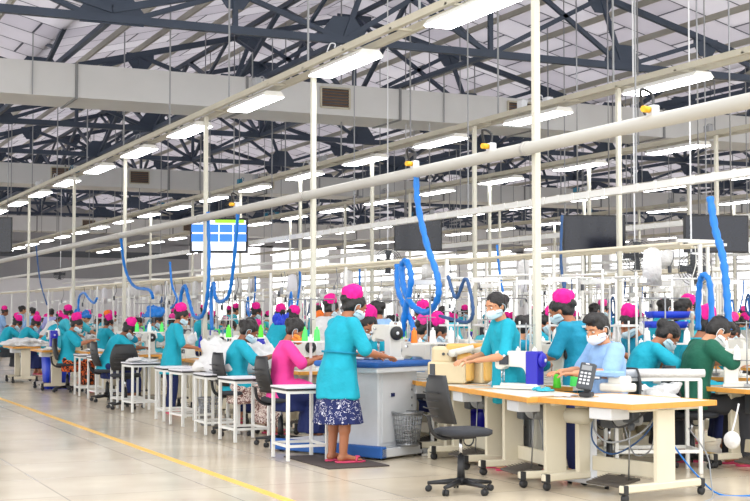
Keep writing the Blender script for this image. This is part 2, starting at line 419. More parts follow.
    if lower == 'skirt':
        s = MB()
        if seated:
            s.cap(hip+V((-.07, 0, -.02)), kn[0], .125, .1); s.cap(hip+V((.07, 0, -.02)), kn[1], .125, .1); s.cap(kn[0], kn[1], .1, .1)
            kc = (kn[0]+kn[1])/2
            s.loft([(V((kc.x, kc.y-.06, .13)), .21, .17, None, 1), (V((kc.x, kc.y-.05, .3)), .20, .16, None, .6), (V((kc.x, kc.y-.03, .48)), .17, .11, None, .1)], 32, .07, 9)
            s.loft([(V((hip.x, hip.y+.1, .34)), .2, .2, None, 1), (V((hip.x, hip.y+.05, .5)), .18, .16, None, .6)], 32, .05, 9)
            link('skirt', remesh(s, .014, 2, .012, 11, 'skirt', 'skirt_brown_print'), root)
        else:
            s.loft([(hip+V((0, 0, -.50)), .235, .19, None, 1), (hip+V((0, 0, -.38)), .215, .172, None, .8), (hip+V((0, 0, -.22)), .19, .15, None, .5), (hip+V((0, 0, -.02)), .15, .12, None, 0)], 72, .05, 16)
            link('skirt', remesh(s, .011, 1, .006, 11, 'skirt', 'skirt_navy_print'), root)
    else:
        s = MB()
        s.ell(hip+V((0, 0, -.02)), (.17, .13, .12))
        for i, sx in enumerate((-1, 1)):
            s.cap(hip+V((.08*sx, 0, -.03)), kn[i], .098, .075); s.cap(kn[i], an[i]+V((0, 0, .02)), .075, .056)
        link('trousers', remesh(s, .0135, 3, .008, 10, 'trousers', 'charcoal_cloth'), root)
    # footwear
    for i in range(2):
        td = V(g['toes'][i]).normalized(); a = math.atan2(td.y, td.x)-PI/2
        f = MB(); c = an[i]+td*.06
        f.loft([((0, 0, 0), .044, .125, None, 0), ((0, 0, .016), .047, .13, None, 0)], 24)
        f.tube([(-.043, .035, .014), (-.03, .05, .05), (0, .075, .052), (.03, .05, .05), (.043, .035, .014)], .008, 6, 4)
        bmesh.ops.transform(f.bm, matrix=Matrix.Translation((c.x, c.y, an[i].z-.078))@Matrix.Rotation(a, 4, 'Z'), verts=f.bm.verts)
        f.build('sandal', shoes, root)
    return Proto(root)
AZ = .078
stand_legs = dict(knees=[(-.09, .02, .47), (.09, .02, .47)], ankles=[(-.085, -.01, AZ), (.085, .0, AZ)], toes=[(-.2, 1, 0), (.25, 1, 0)])
sit_legs = dict(knees=[(-.11, .40, .50), (.11, .40, .50)], ankles=[(-.1, .36, AZ), (.1, .40, AZ)], toes=[(-.15, 1, 0), (.15, 1, 0)], seated=True)
POSE = {
 'stand_work': dict(hip=(0, 0, .86), lean=.10, lean2=.22, headp=.5, elbows=[(-.24, .13, 1.02), (.24, .13, 1.02)], wrists=[(-.14, .36, .98), (.14, .36, .98)], **stand_legs),
 'stand_bend': dict(hip=(0, -.05, .86), lean=.55, lean2=.8, headp=1.0, elbows=[(-.24, .42, 1.0), (.24, .42, 1.0)], wrists=[(-.12, .62, .9), (.12, .62, .9)], **stand_legs),
 'stand_raise': dict(hip=(0, 0, .86), lean=.0, lean2=.05, headp=.1, heady=.5, elbows=[(-.23, .05, 1.02), (.28, .2, 1.30)], wrists=[(-.12, .26, 1.0), (.10, .2, 1.50)], handdir=[None, (-.3, .1, 1)], handnrm=[(0, 0, 1), (0, 1, 0)], **stand_legs),
 'sit_work': dict(hip=(0, 0, .54), lean=.06, lean2=.22, headp=.6, elbows=[(-.24, .2, .80), (.24, .2, .80)], wrists=[(-.12, .40, .86), (.12, .40, .86)], **sit_legs),
 'sit_lean': dict(hip=(0, 0, .54), lean=.38, lean2=.6, headp=.85, elbows=[(-.25, .32, .80), (.25, .32, .80)], wrists=[(-.1, .52, .80), (.12, .52, .80)], **sit_legs),
 'sit_up': dict(hip=(0, 0, .54), lean=.05, lean2=.12, headp=.4, heady=.3, elbows=[(-.23, .12, .80), (.23, .12, .80)], wrists=[(-.13, .36, .80), (.13, .36, .80)], **sit_legs),
}
PP = {
 'womanA': make_person(dict(POSE['stand_work'], belt=1), mask='mask_blue', collar=True),
 'stand': make_person(POSE['stand_work'], lower='trousers', loops=False),
 'bend': make_person(POSE['stand_bend'], lower='trousers', loops=False),
 'raise': make_person(POSE['stand_raise'], cap=False, hairlen=1, lower='trousers', loops=False),
 'sit': make_person(POSE['sit_work'], cap=True, loops=False),
 'sit_bare': make_person(POSE['sit_work'], cap=False),
 'sit_lean': make_person(POSE['sit_lean'], cap=True, loops=False),
 'sit_lean_bare': make_person(POSE['sit_lean'], cap=False, loops=False),
 'stand_bare': make_person(dict(POSE['stand_work'], heady=.35, headp=.3), cap=False, lower='trousers', mask='mask_blue'),
 'man_up': make_person(POSE['sit_up'], cloth='shirt', lower='trousers', cap=False, male=True, collar=True, mask='mask_white'),
 'man_lean': make_person(dict(POSE['sit_work'], lean=.2, lean2=.42, headp=.75, elbows=[(-.26, .26, .84), (.26, .26, .84)], wrists=[(-.12, .48, .84), (.12, .48, .84)]), cloth='shirt', lower='trousers', cap=False, male=True, mask='mask_white'),
}
# ---------------------------------------------------------------- equipment (local frame: operator at -Y looks towards +Y)
def table_proto(L=1.2, D=.6, edge='wood_edge', H=.75, name='sewing_table', motor=True, inset=.2, lw=.19):
    r = empty(name)
    b = MB(); b.box((0, 0, H-.019), (L-.012, D-.012, .03), bev=.003)
    top = b.build('tabletop', 'laminate', r)
    b = MB()
    for sy in (-1, 1): b.box((0, sy*(D/2), H-.021), (L+.02, .018, .042), bev=.003)
    for sx in (-1, 1): b.box((sx*(L/2), 0, H-.021), (.018, D-.018, .042), bev=.003)
    b.build('edge_band', edge, top)
    for sx in (-1, 1):
        x = sx*(L/2-inset)
        b = MB(); b.box((x, .02, .40), (.05, lw, .60), bev=.008); b.box((x, .02, H-.055), (.05, D*.8, .03), bev=.004)
        for z in (.3, .5, .6): b.frustum((x-.026, .02, z), (x+.026, .02, z), .007, n=8)
        b.build('leg', 'cream_metal', r)
        b = MB(); b.box((x, 0, .105), (.06, D*.98, .06), bev=.01); f = b.build('foot_beam', 'cream_metal', r)
        for sy in (-1, 1):
            c = MB(); c.box((x, sy*(D*.49-.03), .10), (.066, .05, .07), bev=.006); c.frustum((x, sy*(D*.49-.03), .03), (x, sy*(D*.49-.03), .09), .012)
            c.mi = 0; c.lathe([(.012, -.014), (.034, -.012), (.034, .012), (.012, .014)], (x, sy*(D*.49-.03)+.01, .036), 16, (1, 0, 0))
            c.build('caster', 'black_plastic', f)
    b = MB(); b.box((0, .07, .20), (L-2*inset, .03, .12), bev=.006); b.build('crossbar', 'cream_metal', r)
    b = MB(); b.box((-.02, -.08, .10), (.36, .25, .018), rot=(.16, 0, 0), bev=.004)
    for k in range(7): b.box((-.02, -.17+.03*k, .112-.005*k+.0095*k), (.30, .006, .004), rot=(.16, 0, 0))
    b.build('pedal', 'pedal', r)
    b = MB(); b.frustum((.12, -.05, .12), (.12, -.02, H-.05), .006, n=8); b.build('pedal_rod', 'steel', r)
    b = MB(); b.box((L*.5-.36, -D*.5+.12, H-.09), (.24, .2, .09), bev=.006); b.build('drawer', 'light_grey', r)
    b = MB(); b.box((.0, .12, H-.07), (.36, .2, .06), bev=.015); b.box((.1, -.02, H-.11), (.05, .05, .12), bev=.008); b.box((-.06, .0, H-.10), (.16, .03, .05), bev=.006); b.build('oil_pan', 'steel', r)
    if motor:
        b = MB(); b.lathe([(.02, -.13), (.062, -.125), (.072, -.1), (.072, .05), (.055, .07), (.05, .12), (.02, .125)], (.02, .05, H-.16), 18, (1, 0, 0))
        b.box((.02, .05, H-.07), (.12, .1, .07), bev=.01); b.build('motor', 'mid_grey', r)
        b = MB(); b.box((-L*.5+.37, .1, H-.15), (.13, .18, .2), bev=.01); b.build('control_box', 'dark_grey', r)
        b = MB(); b.tube([(-.1, .1, H-.14), (-.05, .12, .42), (.05, .1, .3), (.2, .12, .36), (.3, .1, H-.08)], .006, 6, 5); b.build('cable', 'mid_grey', r)
    return Proto(r)
def machine_proto(body='machine_white', accent='machine_white', wheel='black_plastic', screen=False):
    r = empty('sewing_machine')
    b = MB(); b.box((0, 0, .012), (.48, .18, .025), bev=.004); b.box((.03, .0, .035), (.40, .15, .03), bev=.008)
    b.build('bed', body, r)
    b = MB(); b.prism([(-.235, .20), (-.235, .34), (-.215, .355), (.19, .355), (.225, .33), (.225, .03), (.10, .03), (.095, .15), (.07, .195), (.03, .205), (-.13, .21), (-.15, .18), (-.215, .18)], .115, Matrix.Rotation(PI/2, 4, 'X'))
    bmesh.ops.bevel(b.bm, geom=[e for e in b.bm.edges], offset=.009, segments=2, affect='EDGES')
    b.build('arm', body, r)
    b = MB(); b.box((.165, 0, .19), (.13, .135, .33), bev=.014, seg=2); b.build('motor_housing', accent, r)
    b = MB(); b.lathe([(.02, 0), (.062, .004), (.07, .014), (.07, .03), (.05, .042), (.018, .046)], (.23, 0, .27), 24, (1, 0, 0)); hw = b.build('handwheel', wheel, r)
    b = MB(); b.lathe([(.003, 0), (.018, .001), (.015, .008), (.004, .01)], (.277, 0, .27), 14, (1, 0, 0)); b.build('hub_cap', 'light_grey', hw)
    b = MB(); b.frustum((-.19, 0, .19), (-.19, 0, .10), .009, n=8); b.frustum((-.165, .0, .19), (-.165, .0, .06), .006, n=8); b.frustum((-.19, 0, .11), (-.19, 0, .045), .003, n=6)
    b.box((-.165, -.01, .05), (.03, .05, .008)); b.build('needle_bar', 'chrome', r)
    b = MB(); b.lathe([(.004, 0), (.022, .002), (.022, .012), (.008, .02), (.01, .03)], (-.2, -.058, .27), 14, (0, -1, 0)); b.frustum((-.12, -.058, .31), (-.12, -.08, .31), .012)
    b.build('tension_knob', 'chrome', r)
    if screen:
        b = MB(); b.box((-.13, -.066, .27), (.10, .012, .09), bev=.003); b.build('display_panel', 'screen_dark', r)
    b = MB(); b.frustum((.02, .10, .02), (.02, .10, .62), .006, n=8); b.box((.02, .10, .02), (.06, .06, .02)); b.frustum((-.08, .10, .60), (.12, .10, .60), .004, n=6); b.frustum((-.08, .1, .25), (.12, .1, .25), .005, n=6)
    b.build('thread_stand', 'steel', r)
    for k, (x, m) in enumerate(((-.07, 'thread_white'), (.11, 'thread_white'))):
        b = MB(); b.lathe([(.034, 0), (.036, .01), (.02, .12), (.008, .125), (.006, .14)], (x, .10, .255), 14); b.build('thread_cone', m, r)
    return Proto(r)
def overlock_proto():
    r = empty('overlock_machine')
    b = MB(); b.box((-.02, 0, .10), (.36, .24, .20), bev=.02, seg=2); b.box((-.07, 0, .26), (.2, .2, .16), bev=.03, seg=2); b.build('body', 'machine_cream', r)
    b = MB(); b.box((.14, 0, .15), (.14, .20, .26), bev=.03, seg=2); b.box((.08, -.02, .33), (.22, .16, .07), bev=.02, seg=2); b.build('cover', 'machine_yellow', r)
    b = MB(); b.lathe([(.02, 0), (.055, .004), (.06, .03), (.03, .045)], (.215, 0, .24), 20, (1, 0, 0)); b.build('handwheel', 'chrome', r)
    b = MB(); b.tube([(.02, -.13, .28), (.12, -.14, .30), (.24, -.12, .33)], .03, 10, 5); b.lathe([(.01, -.05), (.035, -.045), (.035, .045), (.01, .05)], (.05, -.14, .28), 16, (0, 1, 0)); b.build('puller_arm', 'machine_white', r)
    b = MB()
    for x in (-.05, .0, .05): b.lathe([(.004, 0), (.014, .002), (.012, .02)], (x, -.1, .27), 12, (0, -1, 0))
    b.box((-.15, -.11, .12), (.05, .04, .12), bev=.006); b.box((-.17, -.12, .04), (.06, .05, .02)); b.build('looper_head', 'dark_grey', r)
    b = MB(); b.frustum((.0, .13, 0), (.0, .13, .7), .007, n=8); b.frustum((-.12, .13, .66), (.12, .13, .66), .004, n=6); b.build('thread_stand', 'steel', r)
    return Proto(r)
def side_table_proto(L=.5, D=.45, H=.72):
    r = empty('side_table')
    b = MB(); b.box((0, 0, H-.011), (L, D, .016), bev=.002); top = b.build('tabletop', 'board_white', r)
    b = MB(); b.box((0, 0, H-.028), (L+.004, D+.004, .018), bev=.002); b.build('edge_band', 'black_plastic', top)
    for sx in (-1, 1):
        for sy in (-1, 1):
            b = MB(); b.box((sx*(L/2-.025), sy*(D/2-.025), (H-.037)/2+.004), (.032, .032, H-.045), bev=.003)
            b.build('leg', 'white_metal', r)
    for z in (.15, H-.055):
        b = MB()
        for sy in (-1, 1): b.box((0, sy*(D/2-.025), z), (L-.06, .022, .026))
        for sx in (-1, 1): b.box((sx*(L/2-.025), 0, z), (.022, D-.06, .026))
        b.build('stretcher' if z < .3 else 'apron', 'white_metal', r)
    return Proto(r)
def chair_proto(mesh_back=False):
    r = empty('office_chair')
    b = MB(); N = 10
    b.loft([((0, .02, .455), .19, .19, None, 0), ((0, .02, .47), .215, .21, None, 0), ((0, .02, .50), .215, .21, None, 0), ((0, .02, .512), .18, .18, None, 0)], 32, expo=3.2)
    b.build('seat', 'charcoal_cloth', r)
    b = MB(); rows = []
    for j in range(11):
        z = .56+.38*j/10; w = .17+.035*math.sin(PI*min(1, j/10+.15)); w *= (1-.25*max(0, (j-7)/3)**2)
        row = []
        for i in range(13):
            u = i/12*2-1
            row.append((u*w, -.215-.05*math.sin(PI*j/10*.9)*1+.05*u*u-.05*(j/10)**2+.035, z))
        rows.append(row)
    f = [[b.bm.verts.new(V(p)) for p in rw] for rw in rows]; k = [[b.bm.verts.new(V(p)+V((0, -.022, 0))) for p in rw] for rw in rows]
    for j in range(10):
        for i in range(12):
            b.bm.faces.new((f[j][i], f[j][i+1], f[j+1][i+1], f[j+1][i])).smooth = True
            b.bm.faces.new((k[j][i], k[j+1][i], k[j+1][i+1], k[j][i+1])).smooth = True
    for i in range(12):
        b.bm.faces.new((f[0][i], k[0][i], k[0][i+1], f[0][i+1])); b.bm.faces.new((f[10][i], f[10][i+1], k[10][i+1], k[10][i]))
    for j in range(10):
        b.bm.faces.new((f[j][0], f[j+1][0], k[j+1][0], k[j][0])); b.bm.faces.new((f[j][12], k[j][12], k[j+1][12], f[j+1][12]))
    for z in (.62, .68, .74, .80): b.tube([(-.13, -.268, z), (0, -.30, z), (.13, -.268, z)], .006, 6, 4)
    b.build('backrest', 'black_plastic', r)
    b = MB(); b.tube([(0, -.02, .445), (0, -.17, .44), (0, -.26, .50), (0, -.285, .62)], .017, 8, 5); b.box((0, 0, .445), (.16, .2, .03), bev=.008)
    b.tube([(.15, -.01+.045*math.cos(a), .43+.045*math.sin(a)) for a in [2*PI*i/12 for i in range(12)]], .006, 6, closed=True); b.build('seat_bracket', 'black_plastic', r)
    b = MB(); b.frustum((0, 0, .28), (0, 0, .44), .014, n=12); b.build('gas_lift', 'chrome', r)
    b = MB(); b.frustum((0, 0, .08), (0, 0, .30), .034, .026, n=14); b.lathe([(.03, .06), (.05, .065), (.05, .10), (.035, .12)], n=16)
    for i in range(5):
        a = 2*PI*i/5+.3; d = V((math.cos(a), math.sin(a), 0))
        b.loft([(d*.03+V((0, 0, .09)), .03, .026, d.to_track_quat('Z', 'Y').to_matrix(), 0), (d*.27+V((0, 0, .07)), .018, .014, d.to_track_quat('Z', 'Y').to_matrix(), 0)], 10)
    base = b.build('base', 'black_plastic', r)
    for i in range(5):
        a = 2*PI*i/5+.3; d = V((math.cos(a), math.sin(a), 0))
        b = MB(); b.frustum(d*.262+V((0, 0, .03)), d*.262+V((0, 0, .08)), .008, n=8)
        for s in (-.012, .012):
            t = V((-d.y, d.x, 0)); b.lathe([(.01, -.008), (.026, -.007), (.026, .007), (.01, .008)], d*.262+t*s+V((0, 0, .027)), 14, t)
        b.build('caster', 'black_plastic', base)
    return Proto(r)
def basket_proto(m='steel', h=.34, r0=.11, r1=.15):
    r = empty('wire_basket')
    b = MB()
    for i in range(28):
        a = 2*PI*i/28; b.frustum((r0*math.cos(a), r0*math.sin(a), .01), (r1*math.cos(a), r1*math.sin(a), h), .0045, n=5)
    for j in range(7):
        z = .02+(h-.05)*j/6; rr = r0+(r1-r0)*z/h
        b.tube([(rr*math.cos(2*PI*i/28), rr*math.sin(2*PI*i/28), z) for i in range(28)], .005, 5, closed=True)
    b.build('wire_wall', m, r)
    b = MB(); b.lathe([(r1-.004, h-.02), (r1+.01, h-.02), (r1+.014, h), (r1-.004, h)], n=28, cap=False); b.build('rim', m, r)
    b = MB(); b.lathe([(.01, 0), (r0, 0), (r0+.003, .03), (r0-.006, .03), (r0-.008, .01), (.01, .01)], n=28); b.build('bottom', m, r)
    return Proto(r)
def light_proto(L=1.55, W=.34):
    r = empty('ceiling_light')
    b = MB(); b.prism([(-W/2, 0), (W/2, 0), (W/2-.06, .07), (-W/2+.06, .07)], L, Matrix.Rotation(PI/2, 4, 'X')); b.build('housing', 'white_metal', r)
    b = MB(); b.box((0, 0, -.008), (W-.03, L-.04, .012)); b.build('diffuser', 'lamp_glow', r)
    b = MB()
    for s in (-1, 1): b.frustum((0, s*L*.38, .07), (0, s*L*.38, .13), .006, n=6)
    b.build('bracket', 'steel', r)
    return Proto(r)
def pile_mesh(sx, sy, sz, seed, n=9):
    random.seed(seed); b = MB()
    for i in range(n):
        b.ell((random.uniform(-.5, .5)*sx, random.uniform(-.5, .5)*sy, sz*random.uniform(.1, .62)), (sx*random.uniform(.25, .42), sy*random.uniform(.25, .42), sz*random.uniform(.18, .36)), (random.uniform(-.4, .4), random.uniform(-.4, .4), random.uniform(0, 3)))
    b.box((0, 0, sz*.12), (sx*.95, sy*.95, sz*.24), bev=.01)
    me = remesh(b, .018, 2, .03, 16, 'fabric', 'white_cloth', seed=seed)
    for v in me.vertices: v.co.z = max(v.co.z, 0)
    return me
TB = table_proto(); TBW = table_proto(1.15, .55, motor=True)
MW = machine_proto('machine_white', 'machine_white'); MBL = machine_proto('machine_white', 'machine_blue', 'machine_blue', True)
MS = machine_proto('machine_white', 'machine_white', 'light_grey', True)
OV = overlock_proto(); ST = side_table_proto(); CH = chair_proto(); BK = basket_proto(); LT = light_proto()
PILES = [pile_mesh(.42, .36, .16, i) for i in range(4)]
def pile(i, loc, rz, label, group=None, sc=(1, 1, 1), m=None):
    o = link('fabric_pile', PILES[i]); o.location = loc; o.rotation_euler = (0, 0, rz); o.scale = sc
    if m: o.material_slots[0].link = 'OBJECT'; o.material_slots[0].material = M(m)
    return tag(o, label, 'fabric', group)
def cone_mesh(m):
    b = MB(); b.lathe([(.034, 0), (.036, .01), (.027, .12), (.022, .125), (.012, .13), (.012, .15), (.008, .155)], n=16); return b.mesh('cone', m)
CONE = {m: cone_mesh(m) for m in ('lime', 'thread_green', 'thread_orange', 'thread_white', 'royal_blue')}
def cone(m, loc, label, sc=1, group=None):
    o = link('thread_cone', CONE[m]); o.location = loc; o.scale = (sc,)*3; return tag(o, label, 'thread cone', group)
# single-mesh versions for stations too small to show parts
def far_table():
    b = MB(); b.box((0, 0, .732), (1.15, .55, .035))
    b.mi = 1
    for s in (-1, 1): b.box((0, s*.28, .73), (1.16, .015, .04))
    b.mi = 2
    for s in (-1, 1): b.box((s*.4, .02, .4), (.045, .16, .64)); b.box((s*.4, 0, .05), (.06, .55, .09))
    b.box((0, .06, .22), (.8, .03, .1)); b.mi = 3; b.box((.0, .05, .6), (.26, .16, .18), bev=.03)
    b.mi = 4; b.frustum((.45, .26, .72), (.45, .26, 1.85), .012, n=6); b.frustum((-.1, .26, 1.8), (.5, .26, 1.8), .01, n=6); b.box((-.1, .2, 1.76), (.3, .07, .05)); b.frustum((.3, .27, .74), (.3, .27, 1.35), .01, n=6); b.box((.3, .2, 1.3), (.25, .2, .02))
    return b.mesh('sewing_table', ['laminate', 'wood_edge', 'cream_metal', 'dark_grey', 'white_metal'])
def far_machine(a):
    b = MB(); b.box((0, 0, .02), (.48, .18, .04)); b.prism([(-.235, .18), (-.235, .355), (.225, .355), (.225, .03), (.10, .03), (.09, .2)], .12, Matrix.Rotation(PI/2, 4, 'X'))
    b.mi = 1; b.box((.165, 0, .19), (.13, .135, .33), bev=.01); b.frustum((.23, 0, .27), (.27, 0, .27), .065, n=14)
    b.mi = 2; b.frustum((.02, .12, 0), (.02, .12, .6), .009, n=6); b.frustum((-.1, .12, .6), (.14, .12, .6), .006, n=6)
    b.mi = 3; b.frustum((-.07, .12, .25), (-.07, .12, .38), .035, .02, n=10); b.frustum((.1, .12, .25), (.1, .12, .38), .035, .02, n=10)
    return b.mesh('sewing_machine', ['machine_white', a, 'steel', 'thread_white' if a != 'machine_blue' else 'thread_green'])
FTM = far_table(); FMS = [far_machine(a) for a in ('machine_white', 'machine_blue', 'dark_grey', 'machine_cream')]
# ---------------------------------------------------------------- setting
def struct(o): o['kind'] = 'structure'; return o
def floor_mat():
    m = bpy.data.materials.new('floor_tiles'); m.use_nodes = True; nt = m.node_tree; b = nt.nodes['Principled BSDF']; L = nt.links
    tc = nt.nodes.new('ShaderNodeTexCoord'); br = nt.nodes.new('ShaderNodeTexBrick'); mp = nt.nodes.new('ShaderNodeMapping')
    mp.inputs['Location'].default_value = (.22, .3, 0)
    br.offset = 0; br.inputs['Scale'].default_value = 1; br.inputs['Brick Width'].default_value = 1.2; br.inputs['Row Height'].default_value = 1.2
    br.inputs['Mortar Size'].default_value = .006; br.inputs['Mortar Smooth'].default_value = .3
    br.inputs['Color1'].default_value = (*srgb((206, 192, 168)), 1); br.inputs['Color2'].default_value = (*srgb((212, 199, 177)), 1); br.inputs['Mortar'].default_value = (*srgb((150, 142, 130)), 1)
    L.new(tc.outputs['Object'], mp.inputs[0]); L.new(mp.outputs[0], br.inputs['Vector'])
    n = nt.nodes.new('ShaderNodeTexNoise'); n.inputs['Scale'].default_value = .9; n.inputs['Detail'].default_value = 5; L.new(tc.outputs['Object'], n.inputs['Vector'])
    r = nt.nodes.new('ShaderNodeValToRGB'); r.color_ramp.elements[0].color = (.86, .86, .86, 1); r.color_ramp.elements[1].color = (1.06, 1.06, 1.06, 1); r.color_ramp.elements[0].position = .3; r.color_ramp.elements[1].position = .7
    L.new(n.outputs['Fac'], r.inputs[0])
    mx = nt.nodes.new('ShaderNodeMix'); mx.data_type = 'RGBA'; mx.blend_type = 'MULTIPLY'; mx.inputs[0].default_value = 1
    L.new(br.outputs['Color'], mx.inputs[6]); L.new(r.outputs[0], mx.inputs[7]); L.new(mx.outputs[2], b.inputs['Base Color'])
    r2 = nt.nodes.new('ShaderNodeMapRange'); r2.inputs[3].default_value = .12; r2.inputs[4].default_value = .3
    L.new(n.outputs['Fac'], r2.inputs[0]); L.new(r2.outputs[0], b.inputs['Roughness'])
    MATS['floor'] = m
floor_mat()
def roof_mat():
    m = bpy.data.materials.new('roof_sheet'); m.use_nodes = True; nt = m.node_tree; b = nt.nodes['Principled BSDF']; L = nt.links
    tc = nt.nodes.new('ShaderNodeTexCoord'); br = nt.nodes.new('ShaderNodeTexBrick'); br.offset = .5
    br.inputs['Scale'].default_value = 1; br.inputs['Brick Width'].default_value = 2.35; br.inputs['Row Height'].default_value = 1.0; br.inputs['Mortar Size'].default_value = .022
    br.inputs['Color1'].default_value = (*srgb((222, 220, 224)), 1); br.inputs['Color2'].default_value = (*srgb((205, 202, 208)), 1); br.inputs['Mortar'].default_value = (*srgb((96, 98, 106)), 1)
    L.new(tc.outputs['Object'], br.inputs['Vector']); L.new(br.outputs['Color'], b.inputs['Base Color']); b.inputs['Roughness'].default_value = .8
    tr = nt.nodes.new('ShaderNodeBsdfTranslucent'); mx = nt.nodes.new('ShaderNodeMixShader'); mx.inputs[0].default_value = .6
    L.new(br.outputs['Color'], tr.inputs[0]); L.new(b.outputs[0], mx.inputs[1]); L.new(tr.outputs[0], mx.inputs[2]); L.new(mx.outputs[0], nt.nodes['Material Output'].inputs[0])
    MATS['roof'] = m
roof_mat()
XR, YE = 46.0, 76.0
b = MB(); b.box((20, 34, -.1), (62, 90, .2)); struct(b.build('floor', 'floor'))
for i, (x, w, y0) in enumerate(((3.69, .085, -6), (8.85, .08, 8), (10.05, .08, 8))):
    b = MB(); b.box((x, (y0+YE)/2, .0015), (w, YE-y0, .003)); struct(b.build('trim_%d' % (i+1), 'yellow_paint'))
# roof: spans of 14.1 m, valleys at 5.1 + 14.1 k
SP = 14.1; ZC = 6.2; RISE = 1.8
def topz(x):
    u = ((x-5.1) % SP)/SP; return ZC+.12+RISE*(1-abs(2*u-1))
b = MB()
for k in range(-1, 4):
    v = 5.1+SP*(k-0); 
    for x0, x1 in ((v-0, v+SP/2), (v+SP/2, v+SP)):
        if x0 > XR: continue
        z0, z1 = (ZC+.55, ZC+.55+RISE) if x0 == v else (ZC+.55+RISE, ZC+.55)
        vs = [b.bm.verts.new(p) for p in ((x0, 12, z0), (x1, 12, z1), (x1, YE, z1), (x0, YE, z0), (x0, 12, z0+.05), (x1, 12, z1+.05), (x1, YE, z1+.05), (x0, YE, z0+.05))]
        for f in ((0, 1, 2, 3), (7, 6, 5, 4), (0, 4, 5, 1), (1, 5, 6, 2), (2, 6, 7, 3), (3, 7, 4, 0)): b.bm.faces.new([vs[i] for i in f])
struct(b.build('ceiling', 'roof'))
b = MB()
for k in range(-1, 3):
    v = 5.1+SP*k
    for i in range(1, 12):
        x = v+SP*i/12
        if abs(i-6) < .1: continue
        b.box((x, (14+YE)/2, topz(x)+.30), (.05, YE-14, .12))
struct(b.build('trim_4', 'purlin'))
# roof trusses
def bar(b, p, q, w, h=None):
    p = V(p); q = V(q); d = q-p; m = d.to_track_quat('X', 'Z').to_matrix().to_4x4()
    g = bmesh.ops.create_cube(b.bm, size=1); bmesh.ops.transform(b.bm, matrix=Matrix.Translation((p+q)/2)@m@Matrix.Diagonal((d.length, w, h or w, 1)), verts=g['verts'])
    for v in g['verts']:
        for f in v.link_faces: f.material_index = b.mi
TY = [21.2+6.2*i for i in range(9)]
def gusset(b, x, y, z, s=1, up=True):
    u = 1 if up else -1
    b.prism([(-.42*s, -.08), (.42*s, -.08), (.42*s, .12*s), (.2*s, .42*s*1), (-.2*s, .42*s), (-.42*s, .12*s)], .03, Matrix.Translation((x, y, z))@Matrix.Rotation(PI/2, 4, 'X')@Matrix.Diagonal((1, u, 1, 1)))
g = MB(); gusset(g, 0, 0, 0); GU = g.mesh('gusset_plate', 'truss_paint'); g = MB(); gusset(g, 0, 0, 0, 1, False); GD = g.mesh('gusset_plate', 'truss_paint')
for ti, Y in enumerate(TY):
    r = empty('roof_truss', (0, Y, 0))
    tag(r, 'dark steel roof truss crossing the hall, '+nth(ti+1)+' one back from the camera', 'roof truss', 'dark steel roof trusses')
    x0, x1 = -9.0, 46.0
    b = MB(); bar(b, (x0, 0, ZC), (x1, 0, ZC), .12, .13); b.build('bottom_chord', 'truss_paint', r)
    b = MB()
    for k in range(-1, 3):
        v = 5.1+SP*k
        bar(b, (v, 0, ZC+.15), (v+SP/2, 0, ZC+.15+RISE), .09, .12); bar(b, (v+SP/2, 0, ZC+.15+RISE), (v+SP, 0, ZC+.15), .09, .12)
    b.build('top_chord', 'truss_paint', r)
    for k in range(-1, 3):
        v = 5.1+SP*k
        def T(x): return (v+x, 0, topz(v+x))
        def B(x): return (v+x, 0, ZC)
        for a, c in (((T(2.1)), B(4.1)), (B(2.1), T(2.1)), (B(4.1), T(4.6)), (B(4.1), T(7.05)), (B(7.05), T(7.05)), (B(7.05), T(4.6)), (B(7.05), T(9.5)), (T(7.05), B(10)), (B(10), T(9.5)), (B(10), T(12)), (B(12), T(12)), (T(2.1), B(0.3)), (T(12), B(13.8))):
            part_bar('web_member', r, a, c, .07, .085, 'truss_paint')
        for x in (0, 4.1, 10): part_at('gusset_plate', GU, r, (v+x, 0, ZC), (1, 1, 1) if x else (1.25, 1, 1.1))
        for x in (2.1, 4.6, 9.5, 12): part_at('gusset_plate', GD, r, (v+x, 0, topz(v+x)), (.7, 1, .7))
        part_at('gusset_plate', GD, r, (v+7.05, 0, topz(v+7.05)))
# braces along the hall between trusses
bi = 0
for x in (5.1, 9.2, 12.15, 19.2, 26.2, 33.3):
    b = MB(); zt = topz(x)+.05; zt = max(zt, ZC+.75)
    for i in range(len(TY)-1):
        a, c = TY[i]+.1, TY[i+1]-.1; mid = (a+c)/2
        bar(b, (x, a, ZC), (x, mid, zt), .08); bar(b, (x, mid, zt), (x, c, ZC), .08); bar(b, (x, a, zt), (x, (a+mid)/2, (ZC+zt)/2), .06); bar(b, (x, c, zt), (x, (c+mid)/2, (ZC+zt)/2), .06)
    bar(b, (x, TY[0], ZC), (x, TY[-1], ZC), .09); bar(b, (x, TY[0], zt), (x, TY[-1], zt), .09)
    bi += 1
    tag(b.build('roof_brace', 'truss_paint'), 'dark zigzag lattice girder running lengthwise under the roof, '+nth(bi)+' from the left', 'roof girder', 'lengthwise lattice girders')
